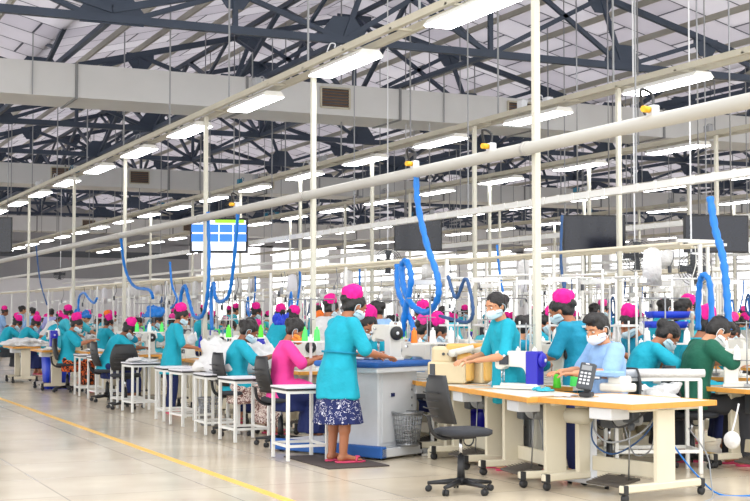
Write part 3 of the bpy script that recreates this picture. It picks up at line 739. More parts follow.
# ducts
def duct(Y, zb, h, d, lab, vents):
    r = empty('air_duct', (0, Y, 0)); tag(r, lab, 'duct', 'rectangular grey air ducts')
    b = MB(); b.box((18, d/2, zb+h/2), (56, d, h)); b.build('casing', 'duct_grey', r)
    b = MB()
    for i in range(17):
        x = -8+3.3*i; 
        for (cc, ss) in (((x, -.012, zb+h/2), (.05, .03, h+.05)), ((x, d/2, zb-.012), (.05, d+.03, .03))): b.box(cc, ss)
    b.build('seams', 'duct_seam', r)
    for px in vents:
        x = gy(px, 100, Y).x; v = MB(); w, hh = .62, .40
        for s in (-1, 1): v.box((x, -.02, zb+h*.55+s*hh/2), (w, .04, .035)); v.box((x+s*w/2, -.02, zb+h*.55), (.035, .04, hh))
        vo = v.build('vent_frame', 'beige_rail', r)
        v = MB()
        for j in range(6): v.box((x, -.01, zb+h*.55-hh/2+.05+j*.06), (w-.04, .03, .02), rot=(.6, 0, 0))
        v.build('louvres', 'brown_grille', vo)
        v = MB(); v.box((x, .0, zb+h*.55), (w-.02, .006, hh-.02)); v.build('opening', 'dark_grey', vo)
    for i in range(10): part_bar('hanger_rod', r, (-4+4.2*i, -.03, zb), (-4+4.2*i, -.03, ZC+.3), .02, .02, 'mid_grey')
duct(24.3, 5.38, .62, 1.3, 'grey sheet-metal air duct nearest the camera, crossing the hall under the trusses', (335, 520))
duct(41.2, 5.38, .62, 1.3, 'middle grey air duct crossing the hall, behind the nearest duct', (62, 140, 265))
duct(63.5, 5.3, .7, 1.3, 'farthest grey air duct crossing the hall near the end wall', (90, 190))
# walls
b = MB(); b.box((6.5, YE+.1, 1.7), (33, .2, 3.4)); b.mi = 1; b.box((6.5, YE+.08, 4.0), (33, .2, 1.2)); b.mi = 2; b.box((6.5, YE+.1, 4.8), (33, .16, .5)); b.mi = 1; b.box((20, YE+.1, 7.4), (60, .2, 4)); b.box((6.5, YE+.1, 5.2), (33, .2, .5)); b.mi = 0
b.box((35, YE+.1, .5), (24, .2, 1.0))
for i in range(6): b.box((23.4+4.5*i, YE+.1, 3.2), (.8, .2, 4.6))
struct(b.build('wall_end', ['wall_paint', 'wall_grey', 'wall_dark']))
wb = MB(); wb.box((XR+.1, 34, .5), (.2, 84, 1.0)); wb.box((XR+.1, 34, 7.2), (.2, 84, 4.0))
for i in range(18): wb.box((XR+.1, -4+4.7*i, 3.1), (.2, .7, 4.3))
struct(wb.build('wall_right', 'wall_paint'))
wn = 0
for i in range(17):
    yc = -4+4.7*i+2.35
    if yc < 24: continue
    wn += 1
    b = MB()
    for s in (-1, 0, 1): b.box((XR, yc+s*1.97, 3.1), (.06, .06, 4.2))
    for z in (1.03, 2.1, 3.15, 4.2, 5.17): b.box((XR, yc, z), (.06, 4.0, .06))
    struct(b.build('window_%d' % wn, 'window_frame'))
# ---------------------------------------------------------------- lines of ceiling lights, rails, posts, pipes
ROWP = [6.4+4.43*k for k in range(8)]
ROWNAME = ['front light row']+[nth(k+1)+' light row back' for k in range(1, 9)]
ZL = 4.43
anch = {0: 344, 1: 440, 2: 500, 3: 660}
flm = None
for k, p in enumerate(ROWP):
    a = gx(anch.get(k, 500), 100, p).y; y = a % 3.22
    ys = []
    while y < 66:
        px = pxof((p, y, ZL))
        if -40 < px < 830: ys.append(y)
        y += 3.22
    for i, yy in enumerate(ys):
        lab = 'lit fluorescent ceiling light, '+nth(i+1)+' from the near end of the '+ROWNAME[k]
        if yy < 34: LT.place((p, yy, ZL), 0, lab, 'ceiling light', 'fluorescent ceiling lights')
        else:
            if flm is None:
                b = MB(); b.prism([(-.17, 0), (.17, 0), (.1, .07), (-.1, .07)], 1.55, Matrix.Rotation(PI/2, 4, 'X')); b.mi = 1; b.box((0, 0, -.008), (.31, 1.5, .012)); flm = b.mesh('ceiling_light', ['white_metal', 'lamp_glow'])
            o = link('ceiling_light', flm); o.location = (p, yy, ZL); tag(o, lab, 'ceiling light', 'fluorescent ceiling lights')
    y0 = max(3, ys[0]-3); 
    r = empty('light_rail', (p, 0, 0)); tag(r, 'long beige twin-channel rail carrying the lights, '+ROWNAME[k], 'rail', 'beige light rails')
    b = MB()
    for s in (-1, 1): b.box((s*.13, (y0+68)/2, ZL+.15), (.06, 68-y0, .08))
    y = y0
    while y < 68: b.box((0, y, ZL+.13), (.32, .05, .025)); y += 1.3
    b.build('channel', 'beige_rail', r)
    y = y0+1
    while y < 60: part_bar('hanger_rod', r, (.02, y, ZL+.15), (.02, y, topz(p)+.3), .022, .022, 'mid_grey'); y += 3.22
    random.seed(k)
    if k < 5:
        for j in range(7):
            y = ys[0]+random.uniform(0, 26); b = MB()
            b.box((random.choice((-.1, .1)), y, ZL+.25), (.1, .16, .12), bev=.01); b.tube([(0, y, ZL+.28), (.03, y+.06, ZL+.34), (.0, y+.15, ZL+.35), (-.03, y+.22, ZL+.2)], .009, 6, 4)
            b.build('junction_box', random.choice(['teal_plastic', 'light_grey', 'mid_grey']), r)
# posts
post_px = {0: [537, 313, 205, 124, 73, 28], 1: [620, 475, 372, 300, 240, 192, 150], 2: [718, 590, 490, 410, 345, 290, 240], 3: [690, 585, 500, 430], 4: [735, 640, 555]}
for k, pl in post_px.items():
    for i, px in enumerate(pl):
        q = col(px, ROWP[k]+(.0 if k else .02))
        r = empty('steel_post', (q.x, q.y, 0)); tag(r, 'tall cream steel post, '+nth(i+1)+' from the near end of the '+ROWNAME[k], 'post', 'cream steel posts')
        b = MB(); b.box((0, 0, ZL/2+.07), (.064, .064, ZL+.13), bev=.007); b.build('shaft', 'post_paint', r)
        b = MB(); b.box((0, 0, .008), (.16, .16, .016)); b.build('foot_plate', 'post_paint', r)
# service pipe and trays
ZP = gx(750, 104, ROWP[0]).z
r = empty('service_pipe', (0, 0, 0)); tag(r, 'thick pale grey overhead pipe running the length of the front sewing line', 'pipe')
b = MB(); b.frustum((ROWP[0]-.1, 4, ZP), (ROWP[0]-.1, 68, ZP), .058, n=20); b.build('tube', 'pipe_paint', r)
b = MB()
for y in [q for q in [col(px, ROWP[0]).y for px in post_px[0]]]: b.frustum((ROWP[0]-.1, y-.03, ZP), (ROWP[0]-.1, y+.03, ZP), .066, n=16)
b.build('clamps', 'pipe_paint', r)
for k in range(1, 7):
    p = ROWP[k]-1.25; r = empty('cable_tray', (p, 0, 0)); z = ZP-.02
    tag(r, 'ribbed white cable tray hanging beside the '+ROWNAME[k], 'cable tray', 'overhead cable trays')
    b = MB(); b.box((0, 38, z), (.10, 60, .025)); 
    for s in (-1, 1): b.box((s*.05, 38, z+.03), (.012, 60, .085))
    y = 8.2
    while y < 45: b.box((-.06, y, z+.03), (.014, .05, .1)); y += .35
    b.build('channel', 'white_metal', r)
    for i in range(9): part_bar('hanger_rod', r, (0, 9+4.2*i, z), (0, 9+4.2*i, topz(p)+.3), .016, .016, 'mid_grey')
# lower garment rails with droppers, one per line
LINES = [7.0, 10.7, 12.5, 14.4, 16.3, 18.2, 20.1, 22.0, 24.4]
for k, p in enumerate([6.9, 8.9, 10.9, 12.7, 14.6, 16.5, 18.4, 20.3, 22.2, 24.6]):
    r = empty('garment_rail', (p, 0, 0)); z = 2.05+.12*(k % 3)
    ya = col(745 if k else 470, p).y+1; yb = 46+2*k
    tag(r, 'slim cream overhead garment rail on uprights, '+nth(k+1)+' from the aisle side', 'rail', 'slim garment rails')
    b = MB(); b.frustum((0, ya, z), (0, yb, z), .02, n=8); b.frustum((.5, ya, z+.02), (.5, yb, z+.02), .014, n=8); b.build('rail_bar', 'cream_metal', r)
    y = ya
    while y < yb:
        b = MB(); b.box((.25, y, z+.03), (.6, .035, .035)); b.box((.25, y, z/2), (.035, .035, z)); b.build('upright', 'white_metal', r); y += 2.9
    random.seed(40+k); y = ya+.4
    while y < min(yb, 34):
        x = random.choice((0, .5)); L = random.uniform(.25, .6)
        b = MB(); b.tube([(x, y, z), (x+.03, y+.02, z-L*.5), (x-.02, y+.04, z-L)], .006, 5, 3); b.box((x-.02, y+.04, z-L-.03), (.035, .035, .09)); y += random.uniform(.6, 1.5)
        b.build('dropper_cord', random.choice(['dark_grey', 'white_metal', 'mid_grey']), r)
# ---------------------------------------------------------------- people and stations along the front line
RZ = -PI/2          # operator looks towards +x (across the lines, away from the aisle)
OCC = []
def person(kind, px, p, rz, label, group=None, recol=None, sc=1.0, z=0, far=False, dy=0):
    q = col(px, p); OCC.append((q.x, q.y))
    return PP[kind].place((q.x, q.y+dy, z), rz, label, 'person', group, sc, recol, skip=('eye', 'eyebrow', 'sandal') if far else ())
skinr = lambda s: {'body': s}
# woman standing, nearest
q = gz(338, 463)
PP['womanA'].place((q.x, q.y, .012), RZ+.12, 'woman in teal tunic and navy print skirt standing on the dark mat by the basket', 'person', 'garment workers', (1.14, 1.2, 1.02), {'skirt': 'skirt_navy_print', 'shirt': 'teal', 'collar': 'teal'})
c0 = gz(296, 466); b = MB(); b.box((0, 0, .006), (.62, 1.15, .012), bev=.003); o = b.build('floor_mat', 'mat_dark'); o.location = (q.x+.02, q.y+.12, 0); tag(o, 'dark rubber floor mat under the standing woman in the navy print skirt', 'floor mat')
def seat(px, p=5.18, rz=RZ, label='', recol=None):
    q = col(px, p); CH.place((q.x, q.y, 0), rz, label, 'office chair', 'black office chairs', 1.03); return q
# woman in pink
person('sit_bare', 282, 5.14, RZ-.25, 'seated woman in a pink top with orange face mask', 'garment workers', {'shirt': 'hotpink', 'face_mask': 'mask_orange', 'skirt': 'navy', 'body': 'skin', 'sandal': 'sandal_dark'}, (1.0, 1.0, 1.1))
seat(281, 5.14, RZ, 'black office chair under the woman in the pink top')
person('sit_bare', 236, 5.12, RZ-.25, 'seated woman in teal with dark bun and brown-white print skirt', 'garment workers', {'shirt': 'teal', 'skirt': 'skirt_brown_print', 'body': 'skin_dark'}, 1.08)
seat(236, 5.12, RZ, 'black office chair under the teal woman with the dark bun')
person('stand', 172, 5.35, RZ-.15, 'woman in long teal tunic and magenta cap standing behind the side tables', 'garment workers', {'shirt': 'teal', 'trousers': 'navy'}, .95)
person('sit_lean', 108, 5.15, RZ, 'seated woman in teal with magenta cap just left of the padded black chair', 'garment workers', {'shirt': 'teal', 'skirt': 'navy', 'body': 'skin_dark'}, 1.08)
seat(108, 5.15, RZ, 'black office chair under the third seated teal woman from the aisle end')
person('sit', 68, 5.1, RZ-.3, 'seated woman in teal with magenta cap and black-orange print skirt', 'garment workers', {'shirt': 'teal', 'skirt': 'skirt_orange_print'}, 1.08)
seat(68, 5.1, RZ-.3, 'black office chair under the woman in the orange print skirt')
person('stand', 62, 5.9, RZ, 'teal worker with magenta cap standing behind the woman in the orange print skirt', 'garment workers', {'trousers': 'charcoal_cloth', 'shirt': 'teal_pale'}, .97)
person('bend', 48, 5.6, RZ, 'teal worker in magenta cap bending over the table beside the royal blue bin', 'garment workers', {'trousers': 'navy', 'shirt': 'teal'}, .92)
person('sit_lean', 20, 5.5, RZ, 'teal worker with magenta cap leaning over the white cloth at the far left table', 'garment workers', {'skirt': 'navy', 'shirt': 'teal'}, 1.1)
person('sit_lean', 2, 5.3, RZ, 'teal worker cut off by the left edge of the picture', 'garment workers', {'skirt': 'charcoal_cloth', 'shirt': 'teal'}, 1.1)
# empty chair beside the side tables
for px, lab in ((126, 'empty padded black office chair behind the side table with folded cloth'),):
    q = col(px, 5.0); CH.place((q.x, q.y, 0), -.35, lab, 'office chair', 'black office chairs', 1.03)
# side tables by their near foot
SX = [(287, 4.60, .50, 'beside the woman in pink, nearest the camera'), (232, 4.72, .40, 'beside the teal woman with the dark bun'), (205, 4.72, .36, 'in front of the big white fabric heap'), (180, 4.78, .45, 'third to the left of the heap'), (163.5, 4.82, .5, 'in front of the woman in long tunic'), (130, 4.82, .5, 'carrying folded white cloth'), (117, 4.85, .5, 'just left of the one with folded white cloth'), (94, 4.95, .5, 'left of the padded chair'), (79, 4.98, .5, 'beside the woman in the orange print skirt')]
SPOS = []
for px, p, w, lab in SX:
    q = col(px, p); c = V((q.x+.235, q.y+.25, 0)); SPOS.append(c)
for i, ((px, p, w, lab), c) in enumerate(zip(SX, SPOS)):
    ST.place(c, PI/2+(.06 if i % 2 else -.04), 'white metal side table with black-edged top '+lab, 'side table', 'white metal side tables', 1)
def on(c, dx, dy, z=.72): return (c.x+dx, c.y+dy, z)
pile(0, on(SPOS[2], .25, .15), .3, 'big white fabric heap beside the teal woman with the dark bun', 'white fabric piles', (1.5, 2.4, 2.7))
pile(1, on(SPOS[5], 0, .0), 1.3, 'folded white cloth on the side table right of the padded chair', 'white fabric piles', (.9, .8, .45))
pile(2, on(SPOS[6], .02, .05), .3, 'flat white cloth on the side table just left of the folded pile', 'white fabric piles', (.7, .8, .35))
# tables along the front line (far side of the operators)
def stn(px, p, tb, mc, lab, mlab, rz=RZ, dz=.75, off=(0, 0)):
    q = col(px, p); tb.place((q.x, q.y, 0), rz, lab, 'sewing table', 'sewing tables')
    if mc:
        d = Matrix.Rotation(rz, 3, 'Z')@V((off[0], off[1], 0)); mc.place((q.x+d.x, q.y+d.y, dz), rz, mlab, 'sewing machine', 'sewing machines')
    return q
stn(303, 5.98, TBW, MW, 'wood-edged sewing table in front of the woman in pink', 'white sewing machine in front of the woman in pink')
stn(254, 5.96, TBW, MBL, 'wood-edged sewing table in front of the teal woman with the dark bun', 'white and royal blue sewing machine in front of the teal woman with the dark bun')
stn(216, 5.98, TBW, MW, 'wood-edged sewing table behind the big white fabric heap', 'white sewing machine behind the big white fabric heap')
stn(187, 6.0, TBW, MS, 'wood-edged sewing table in front of the standing woman in the long tunic', 'white sewing machine in front of the standing woman in the long tunic')
stn(148, 5.96, TBW, MW, 'wood-edged sewing table beyond the folded white cloth', 'white sewing machine beyond the folded white cloth')
stn(122, 5.96, TBW, MW, 'wood-edged sewing table in front of the third seated teal woman', 'white sewing machine in front of the third seated teal woman')
stn(96, 5.5, TBW, None, 'small wood-edged work table left of the woman in the orange print skirt', '')
stn(52, 5.0, TBW, MBL, 'wood-edged table with a royal blue motor behind the blue bin', 'sewing machine with royal blue motor on the far left table')
stn(22, 4.95, TBW, None, 'wood-edged far left table piled with white cloth', '')
q = col(26, 5.0); pile(3, (q.x, q.y, .752), .2, 'long white cloth pile on the far left table', 'white fabric piles', (1.4, 2.2, 1.1))
q = col(100, 5.5); pile(1, (q.x-.05, q.y, .752), .9, 'small white cloth on the work table left of the orange print skirt', 'white fabric piles', (.7, .7, .35))
def bin_thing(c, m, lab, sx=.36, sy=.3, h=.45, rz=0):
    r = empty('plastic_bin', c, rz); tag(r, lab, 'bin', 'blue plastic bins')
    b = MB(); R = []
    b.loft([((0, 0, 0), sx*.44, sy*.44, None, 0), ((0, 0, h), sx*.52, sy*.52, None, 0), ((0, 0, h), sx*.48, sy*.48, None, 0), ((0, 0, .03), sx*.41, sy*.41, None, 0)], 32, expo=6); b.build('tub', m, r)
    b = MB(); b.loft([((0, 0, h-.03), sx*.53, sy*.53, None, 0), ((0, 0, h+.004), sx*.55, sy*.55, None, 0), ((0, 0, h+.004), sx*.49, sy*.49, None, 0), ((0, 0, h-.03), sx*.49, sy*.49, None, 0)], 32, expo=6); b.build('rim', m, r)
q = col(57, 5.15); bin_thing((q.x, q.y, 0), 'royal_blue', 'royal blue plastic bin under the table at the far left', .5, .5, .66)
# basket on the cabinet platform and one under the heap table
# cabinet stand with padded blue top
N = gz(382, 461); Rr = gz(434, 454); ang = math.atan2(Rr.y-N.y, Rr.x-N.x)
r = empty('pressing_stand', N, ang); tag(r, 'white cabinet stand with blue padded top on a blue wheeled base, by the standing woman', 'work stand')
W_, D_ = .86, 1.5
b = MB(); b.box((W_/2, D_/2, .09), (W_-.04, D_-.04, .05)); b.box((W_/2, .03, .07), (W_, .06, .09), bev=.008); base = b.build('base_plate', 'light_grey', r)
b = MB(); b.box((.035, D_/2, .075), (.09, D_, .11), bev=.01); b.build('blue_bumper', 'pad_blue', base)
b = MB(); b.box((.40, .40, .50), (.62, .56, .78), bev=.012); b.box((.40, .12, .50), (.52, .02, .7), bev=.004); cb = b.build('cabinet', 'light_grey', r)
b = MB(); b.box((.30, .105, .62), (.05, .01, .035)); b.build('maker_badge', 'navy', cb)
b = MB()
for z in (.25, .33, .50, .58, .66): b.lathe([(.012, 0), (.012, .006), (.003, .007)], (.60, .105, z), 10, (0, -1, 0))
b.build('bolts', 'mid_grey', cb)
b = MB(); b.box((.4, .42, .925), (.95, .84, .06), bev=.025, seg=2); b.build('padded_top', 'pad_blue', r)
b = MB(); b.box((.4, .42, .87), (.90, .80, .05), bev=.006); b.build('table_deck', 'light_grey', r)
b = MB()
for x, y in ((.08, .08), (.78, .08), (.08, 1.42), (.78, 1.42)): b.lathe([(.01, -.015), (.024, -.014), (.024, .014), (.01, .015)], (x, y, .0245), 14, (1, 0, 0))
b.build('caster', 'black_plastic', r)
mtop = r.matrix_basis if False else Matrix.Translation(N)@Matrix.Rotation(ang, 4, 'Z')
w = mtop@V((.40, -.0, 0)); BK.place((w.x, w.y+.0, .115), 0, 'grey mesh basket standing on the base of the white cabinet stand', 'basket', None, 1.0)
w = mtop@V((.25, .62, .957)); o = pile(0, w, .4, 'light cloth on the blue padded top of the cabinet stand', 'white fabric piles', (1.0, 1.0, .8))
w = mtop@V((.55, .40, .957)); MW.place(w, RZ, 'white sewing machine on the blue padded stand', 'sewing machine', 'sewing machines')
q = col(211, 5.25); BK.place((q.x, q.y, 0), 0, 'grey mesh basket on the floor beneath the heap of white fabric', 'basket', None, 1.05)
# ---------------------------------------------------------------- tables, machines and people on the right
A = gz(383, 379, .715); B = gz(528, 402, .715); dAB = (A-B); dAB.z = 0; Ln = dAB.length; dAB.normalize()
nAB = V((dAB.y, -dAB.x, 0)); angT = math.atan2(-dAB.y, -dAB.x)     # local +X runs towards the camera end
tabs = []
TL = table_proto(Ln/3-.02, .62)
for i, (lab) in enumerate(('with the white and royal blue machine, behind the empty office chair', 'with the tan and yellow machine', 'with the bare wooden edge beside the mesh basket')):
    c = B+dAB*(Ln/3*(i+.5))+nAB*.31; c.z = 0; tabs.append(c)
    TL.place(c, angT, 'wood-edged sewing table '+lab, 'sewing table', 'sewing tables')
def at(px, py, z): q = gz(px, py, z); return q
q = at(530, 389, .752); MBL.place((q.x-.05, q.y+.10, .752), -YAW-.62, 'white sewing machine with royal blue motor and handwheel on the table behind the empty chair', 'sewing machine', 'sewing machines', .95)
q = at(462, 383.5, .752); OV.place((q.x-.05, q.y+.12, .752), -YAW-.3, 'tan and yellow overlock machine on the middle sewing table', 'sewing machine', 'sewing machines', 1.05)
# office chair in front
q = gz(461, 492.5); CH.place((q.x, q.y, 0), -YAW-PI/2+.42, 'empty black office chair standing in front of the sewing tables, nearest the camera', 'office chair', 'black office chairs', 1.0)
# bins under the tables
q = gz(532, 458); bin_thing((q.x, q.y, .0), 'machine_blue', 'royal blue bin under the table with the blue motor', .36, .36, .50)
q = gz(482, 452); bin_thing((q.x, q.y, .0), 'machine_blue', 'deep blue bin half hidden behind the empty office chair', .30, .30, .46)
# front table, turned about 45 degrees
N = gz(632, 410, .71); R_ = gz(706, 404, .71); L_ = gz(531, 401.7, .71)
xax = (N-L_); xax.z = 0; Lf = xax.length; xax.normalize(); yax = V((-xax.y, xax.x, 0)); Df = (R_-N).length
angF = math.atan2(xax.y, xax.x); FT = table_proto(Lf, Df*.95, inset=.13, lw=.2)
for pts, m_, r_ in (([(-.2, -.1, .66), (-.1, -.2, .5), (.1, -.22, .42), (.3, -.1, .5), (.35, .05, .66)], 'mid_grey', .008), ([(-.3, 0, .66), (-.28, -.05, .4), (-.1, 0, .3), (.2, .02, .45), (.3, .1, .64)], 'hose_dark', .007), ([(.05, -.2, .68), (.2, -.26, .55), (.33, -.2, .6), (.38, -.1, .69)], 'black_plastic', .008)):
    b = MB(); b.tube(pts, r_, 7, 6); o = b.build('cable', m_, FT.root)
b = MB(); b.box((.25, -.15, .63), (.12, .08, .10), bev=.01); b.lathe([(.01, 0), (.03, .005), (.03, .05), (.01, .06)], (.25, -.15, .52), 12); b.build('air_regulator', 'dark_grey', FT.root)
b = MB(); b.lathe([(.02, -.12), (.06, -.11), (.065, .06), (.04, .12)], (-.28, -.2, .60), 16, (1, .2, 0)); b.build('air_cylinder', 'beige_rail', FT.root)
cF = N-xax*Lf/2+yax*Df*.95/2; cF.z = 0
FT.place(cF, angF, 'large wood-edged sewing table nearest the camera, with the grey control panel on it', 'sewing table', 'sewing tables')
# control panel
q = at(588, 397, .752); r = empty('control_panel', (q.x, q.y+.02, .752), angF+.45); tag(r, 'dark grey tilted control panel with keypad on the nearest table', 'control panel')
b = MB(); b.box((0, 0, .02), (.10, .10, .04), bev=.01); b.box((0, .02, .05), (.05, .04, .08), bev=.006); b.build('foot', 'black_plastic', r)
b = MB(); b.box((0, 0, .165), (.13, .055, .22), rot=(-.3, .12, 0), bev=.014, seg=2); hs = b.build('housing', 'dark_grey', r)
mm = Euler((-.3, .12, 0)).to_matrix()
def onp(x, z): return V((0, 0, .165))+mm@V((x, -.029, z))
b = MB(); b.box(onp(0, .065), (.085, .006, .04), rot=(-.3, .12, 0)); b.build('lcd_screen', 'thread_green' if False else 'mid_grey', hs)
b = MB()
for i in range(3):
    for j in range(4): b.box(onp(-.033+.033*i, .02-.028*j), (.022, .008, .017), rot=(-.3, .12, 0), bev=.002)
b.build('keypad', 'light_grey', hs)
b = MB(); b.box(onp(0, .098), (.03, .006, .008), rot=(-.3, .12, 0)); b.build('badge', 'board_white', hs)
# low machine on the nearest table
q = at(618, 392, .752); r = empty('feed_machine', (q.x, q.y, .752), angF+.1); tag(r, 'low white feeding machine with chrome clamp behind the control panel', 'machine')
b = MB(); b.box((0, 0, .04), (.26, .2, .075), bev=.02, seg=2); b.box((.02, 0, .10), (.16, .14, .08), bev=.02, seg=2); b.build('body', 'machine_white', r)
b = MB(); b.box((-.22, -.06, .12), (.16, .05, .035), bev=.01); b.frustum((-.27, -.06, .02), (-.27, -.06, .15), .014); b.tube([(-.3, -.08, .14), (-.22, -.09, .17), (-.1, -.08, .16)], .012, 8, 4); b.build('clamp', 'chrome', r)
b = MB(); b.box((-.06, -.05, .155), (.26, .14, .05), bev=.012); b.build('blue_cover', 'paleblue', r)
for (px, py, m, lab, s) in ((557, 388, 'lime', 'bright lime thread cone between the blue motor and the control panel', 1.05), (574, 386, 'thread_green', 'pale green thread cone just left of the control panel', 1.1)):
    q = at(px, py, .752); cone(m, (q.x, q.y, .752), lab, s)
# foot pedal plate and spindle under the nearest table are parts; crossed blue cables
b = MB(); pts = [gz(655, 440, .45), gz(656, 462, .3), gz(668, 485, .12), gz(680, 503, .02)]
b.tube([(cF.x+.35, cF.y-.05, .55), (cF.x+.38, cF.y-.2, .35), (cF.x+.50, cF.y-.30, .15), (cF.x+.62, cF.y-.42, .008), (cF.x+.8, cF.y-.6, .008)], .007, 7, 6); tag(b.build('power_cable', 'hose_blue'), 'blue cable hanging from the nearest table to the floor', 'cable')
b = MB(); b.tube([(cF.x+.58, cF.y-.1, .5), (cF.x+.64, cF.y-.25, .3), (cF.x+.56, cF.y-.4, .1), (cF.x+.45, cF.y-.55, .008), (cF.x+.25, cF.y-.7, .008)], .006, 7, 6); tag(b.build('power_cable', 'mid_grey'), 'grey cable crossing the blue one below the nearest table', 'cable')
# stand column beside the table leg
q = gz(588, 486); r = empty('column_stand', (q.x, q.y, 0), angF); tag(r, 'grey column stand with a foot plate under the nearest table', 'stand')
b = MB(); b.box((0, 0, .36), (.16, .07, .60), bev=.008); b.build('column', 'light_grey', r)
b = MB(); b.box((0, 0, .05), (.5, .12, .05), bev=.008); b.build('foot', 'light_grey', r)
b = MB()
for s in (-1, 1): b.frustum((s*.22, 0, 0), (s*.22, 0, .04), .02)
b.build('pad', 'black_plastic', r)
# right-hand table and machine
N2 = gz(694, 390, .71); R2 = gz(760, 394, .71)
TR = tbl = TB; q = gz(722, 468)
c = V((N2.x+.33, N2.y-.60, 0))
TB.place((c.x, c.y, 0), RZ+.03, 'wood-edged sewing table at the right edge of the picture', 'sewing table', 'sewing tables')
q = at(735, 386, .752); MW.place((c.x, c.y+.22, .752), RZ+PI+.9, 'white sewing machine on the table at the right edge of the picture', 'sewing machine', 'sewing machines', .98)
q = at(712, 384, .752)
q = gz(732, 440, .35); b = MB(); b.ell((0, 0, 0), (.07, .07, .075), u=20, v=14); b.tube([(0, 0, .07), (.05, .02, .15), (.12, .05, .30)], .008, 6, 4); o = b.build('dust_bag', 'white_cloth'); o.location = (q.x, q.y, .35); tag(o, 'round white dust bag hanging below the right-edge table', 'dust bag')
# people on the right
def wpos(px, s, z=0):
    Z = F/s; X = (px-375)/s; return (X*math.cos(YAW)+Z*math.sin(YAW), -X*math.sin(YAW)+Z*math.cos(YAW), z)
def P2(kind, px, s, rz, label, recol=None, sc=1, z=0, far=False):
    Z = F/s; X = (px-375)/s; x = X*math.cos(YAW)+Z*math.sin(YAW); y = -X*math.sin(YAW)+Z*math.cos(YAW); OCC.append((x, y))
    PP[kind].place((x, y, z), rz, label, 'person', 'garment workers', sc, recol, skip=('eye', 'eyebrow', 'sandal') if far else ()); return V((x, y, 0))
# facing angles: 0 = +y, RZ = +x (image right), PI/2 = -x (image left), PI = towards camera
w = P2('man_up', 608, 112, PI/2-.1, 'young man in a pale blue shirt and white mask seated behind the nearest table', {'shirt': 'paleblue', 'collar': 'paleblue', 'trousers': 'navy', 'body': 'skin_light'}, 1.13)
CH.place(w, PI/2-.1, 'black office chair under the young man in pale blue', 'office chair', 'black office chairs')
P2('stand_bare', 508, 108, PI/2-.15, 'woman in teal with pale blue mask and dark hair standing left of the tall post', {'shirt': 'teal', 'face_mask': 'mask_blue', 'trousers': 'charcoal_cloth', 'body': 'skin_light'}, 1.02)
P2('bend', 516, 88, RZ-.4, 'teal worker in a magenta cap bending forward behind the woman with the pale blue mask', {'shirt': 'teal'}, 1.0, far=True)
P2('stand', 579, 104, PI/2-.9, 'woman in teal and magenta cap seen from behind, right of the tall post', {'shirt': 'teal_deep', 'trousers': 'charcoal_cloth'}, (1.28, 1.2, 1.0))
w = P2('sit_lean_bare', 630, 103, RZ-.3, 'teal woman with dark hair bending over the white frame, right of the young man', {'shirt': 'teal', 'skirt': 'charcoal_cloth', 'body': 'skin'}, 1.15)
w = P2('man_lean', 690, 106, RZ-.3, 'man in a dark green shirt seated in front of the right-edge table', {'shirt': 'green_cloth', 'trousers': 'charcoal_cloth', 'body': 'skin_light'}, 1.15)
CH.place(w, RZ-.3, 'black office chair under the man in dark green', 'office chair', 'black office chairs')
P2('sit', 692, 97, RZ-.2, 'worker in a magenta cap just behind the man in dark green', {'shirt': 'teal', 'skirt': 'navy'}, 1.14, far=True)
P2('sit', 641, 88, PI/2, 'worker with magenta cap seated behind the teal woman at the white frame', {'shirt': 'teal_deep', 'skirt': 'navy'}, 1.15, far=True)
P2('raise', 681, 90, RZ-.5, 'teal woman with long dark hair raising one arm, behind the man in green', {'shirt': 'teal', 'trousers': 'navy'}, 1.0)
P2('stand', 699, 83, .8, 'pale teal worker standing close behind the woman with the raised arm', {'shirt': 'teal_pale'}, 1.0, far=True)
P2('stand_bare', 657, 77, RZ-.3, 'teal worker turned away beside the royal blue trays', {'shirt': 'teal', 'trousers': 'navy'}, 1.02, far=True)
P2('stand_bare', 628, 73, PI-.3, 'masked woman in white facing the camera beyond the teal workers', {'shirt': 'white_cloth', 'face_mask': 'mask_white'}, .97, far=True)
P2('sit', 365, 88, PI-.2, 'masked woman in a magenta cap facing the camera behind the standing woman', {'shirt': 'teal', 'face_mask': 'mask_blue', 'skirt': 'navy'}, 1.14)
P2('stand_bare', 384, 78, .5, 'worker in a pale blue shirt seen from behind, right of the standing woman', {'shirt': 'paleblue'}, 1.0, far=True)
P2('stand', 431, 74, .6, 'teal worker with a magenta cap standing behind the blue hose loop', {'shirt': 'teal'}, .97, far=True)
P2('stand_bare', 443, 72, -.6, 'teal worker with uncovered hair right of the blue hose loop', {'shirt': 'teal_pale'}, .96, far=True)
P2('sit', 424, 92, RZ, 'seated worker whose magenta cap shows below the blue hose loop', {'shirt': 'paleblue', 'skirt': 'navy'}, 1.08, far=True)
P2('sit_bare', 250, 74, PI-.3, 'masked woman facing the camera behind the royal blue motor', {'shirt': 'white_cloth', 'skirt': 'navy', 'face_mask': 'mask_white'}, 1.1)
P2('stand', 285, 64, .2, 'pale teal worker with magenta cap standing behind the woman in pink', {'shirt': 'teal_pale'}, .95, far=True)
P2('stand_bare', 35, 36, .4, 'worker in a pale blue shirt seen from behind at the far left', {'shirt': 'paleblue'}, 1.0, far=True)
P2('stand_bare', 52, 36, -.2, 'worker in a lilac shirt seen from behind at the far left', {'shirt': 'lilac'}, .98, far=True)
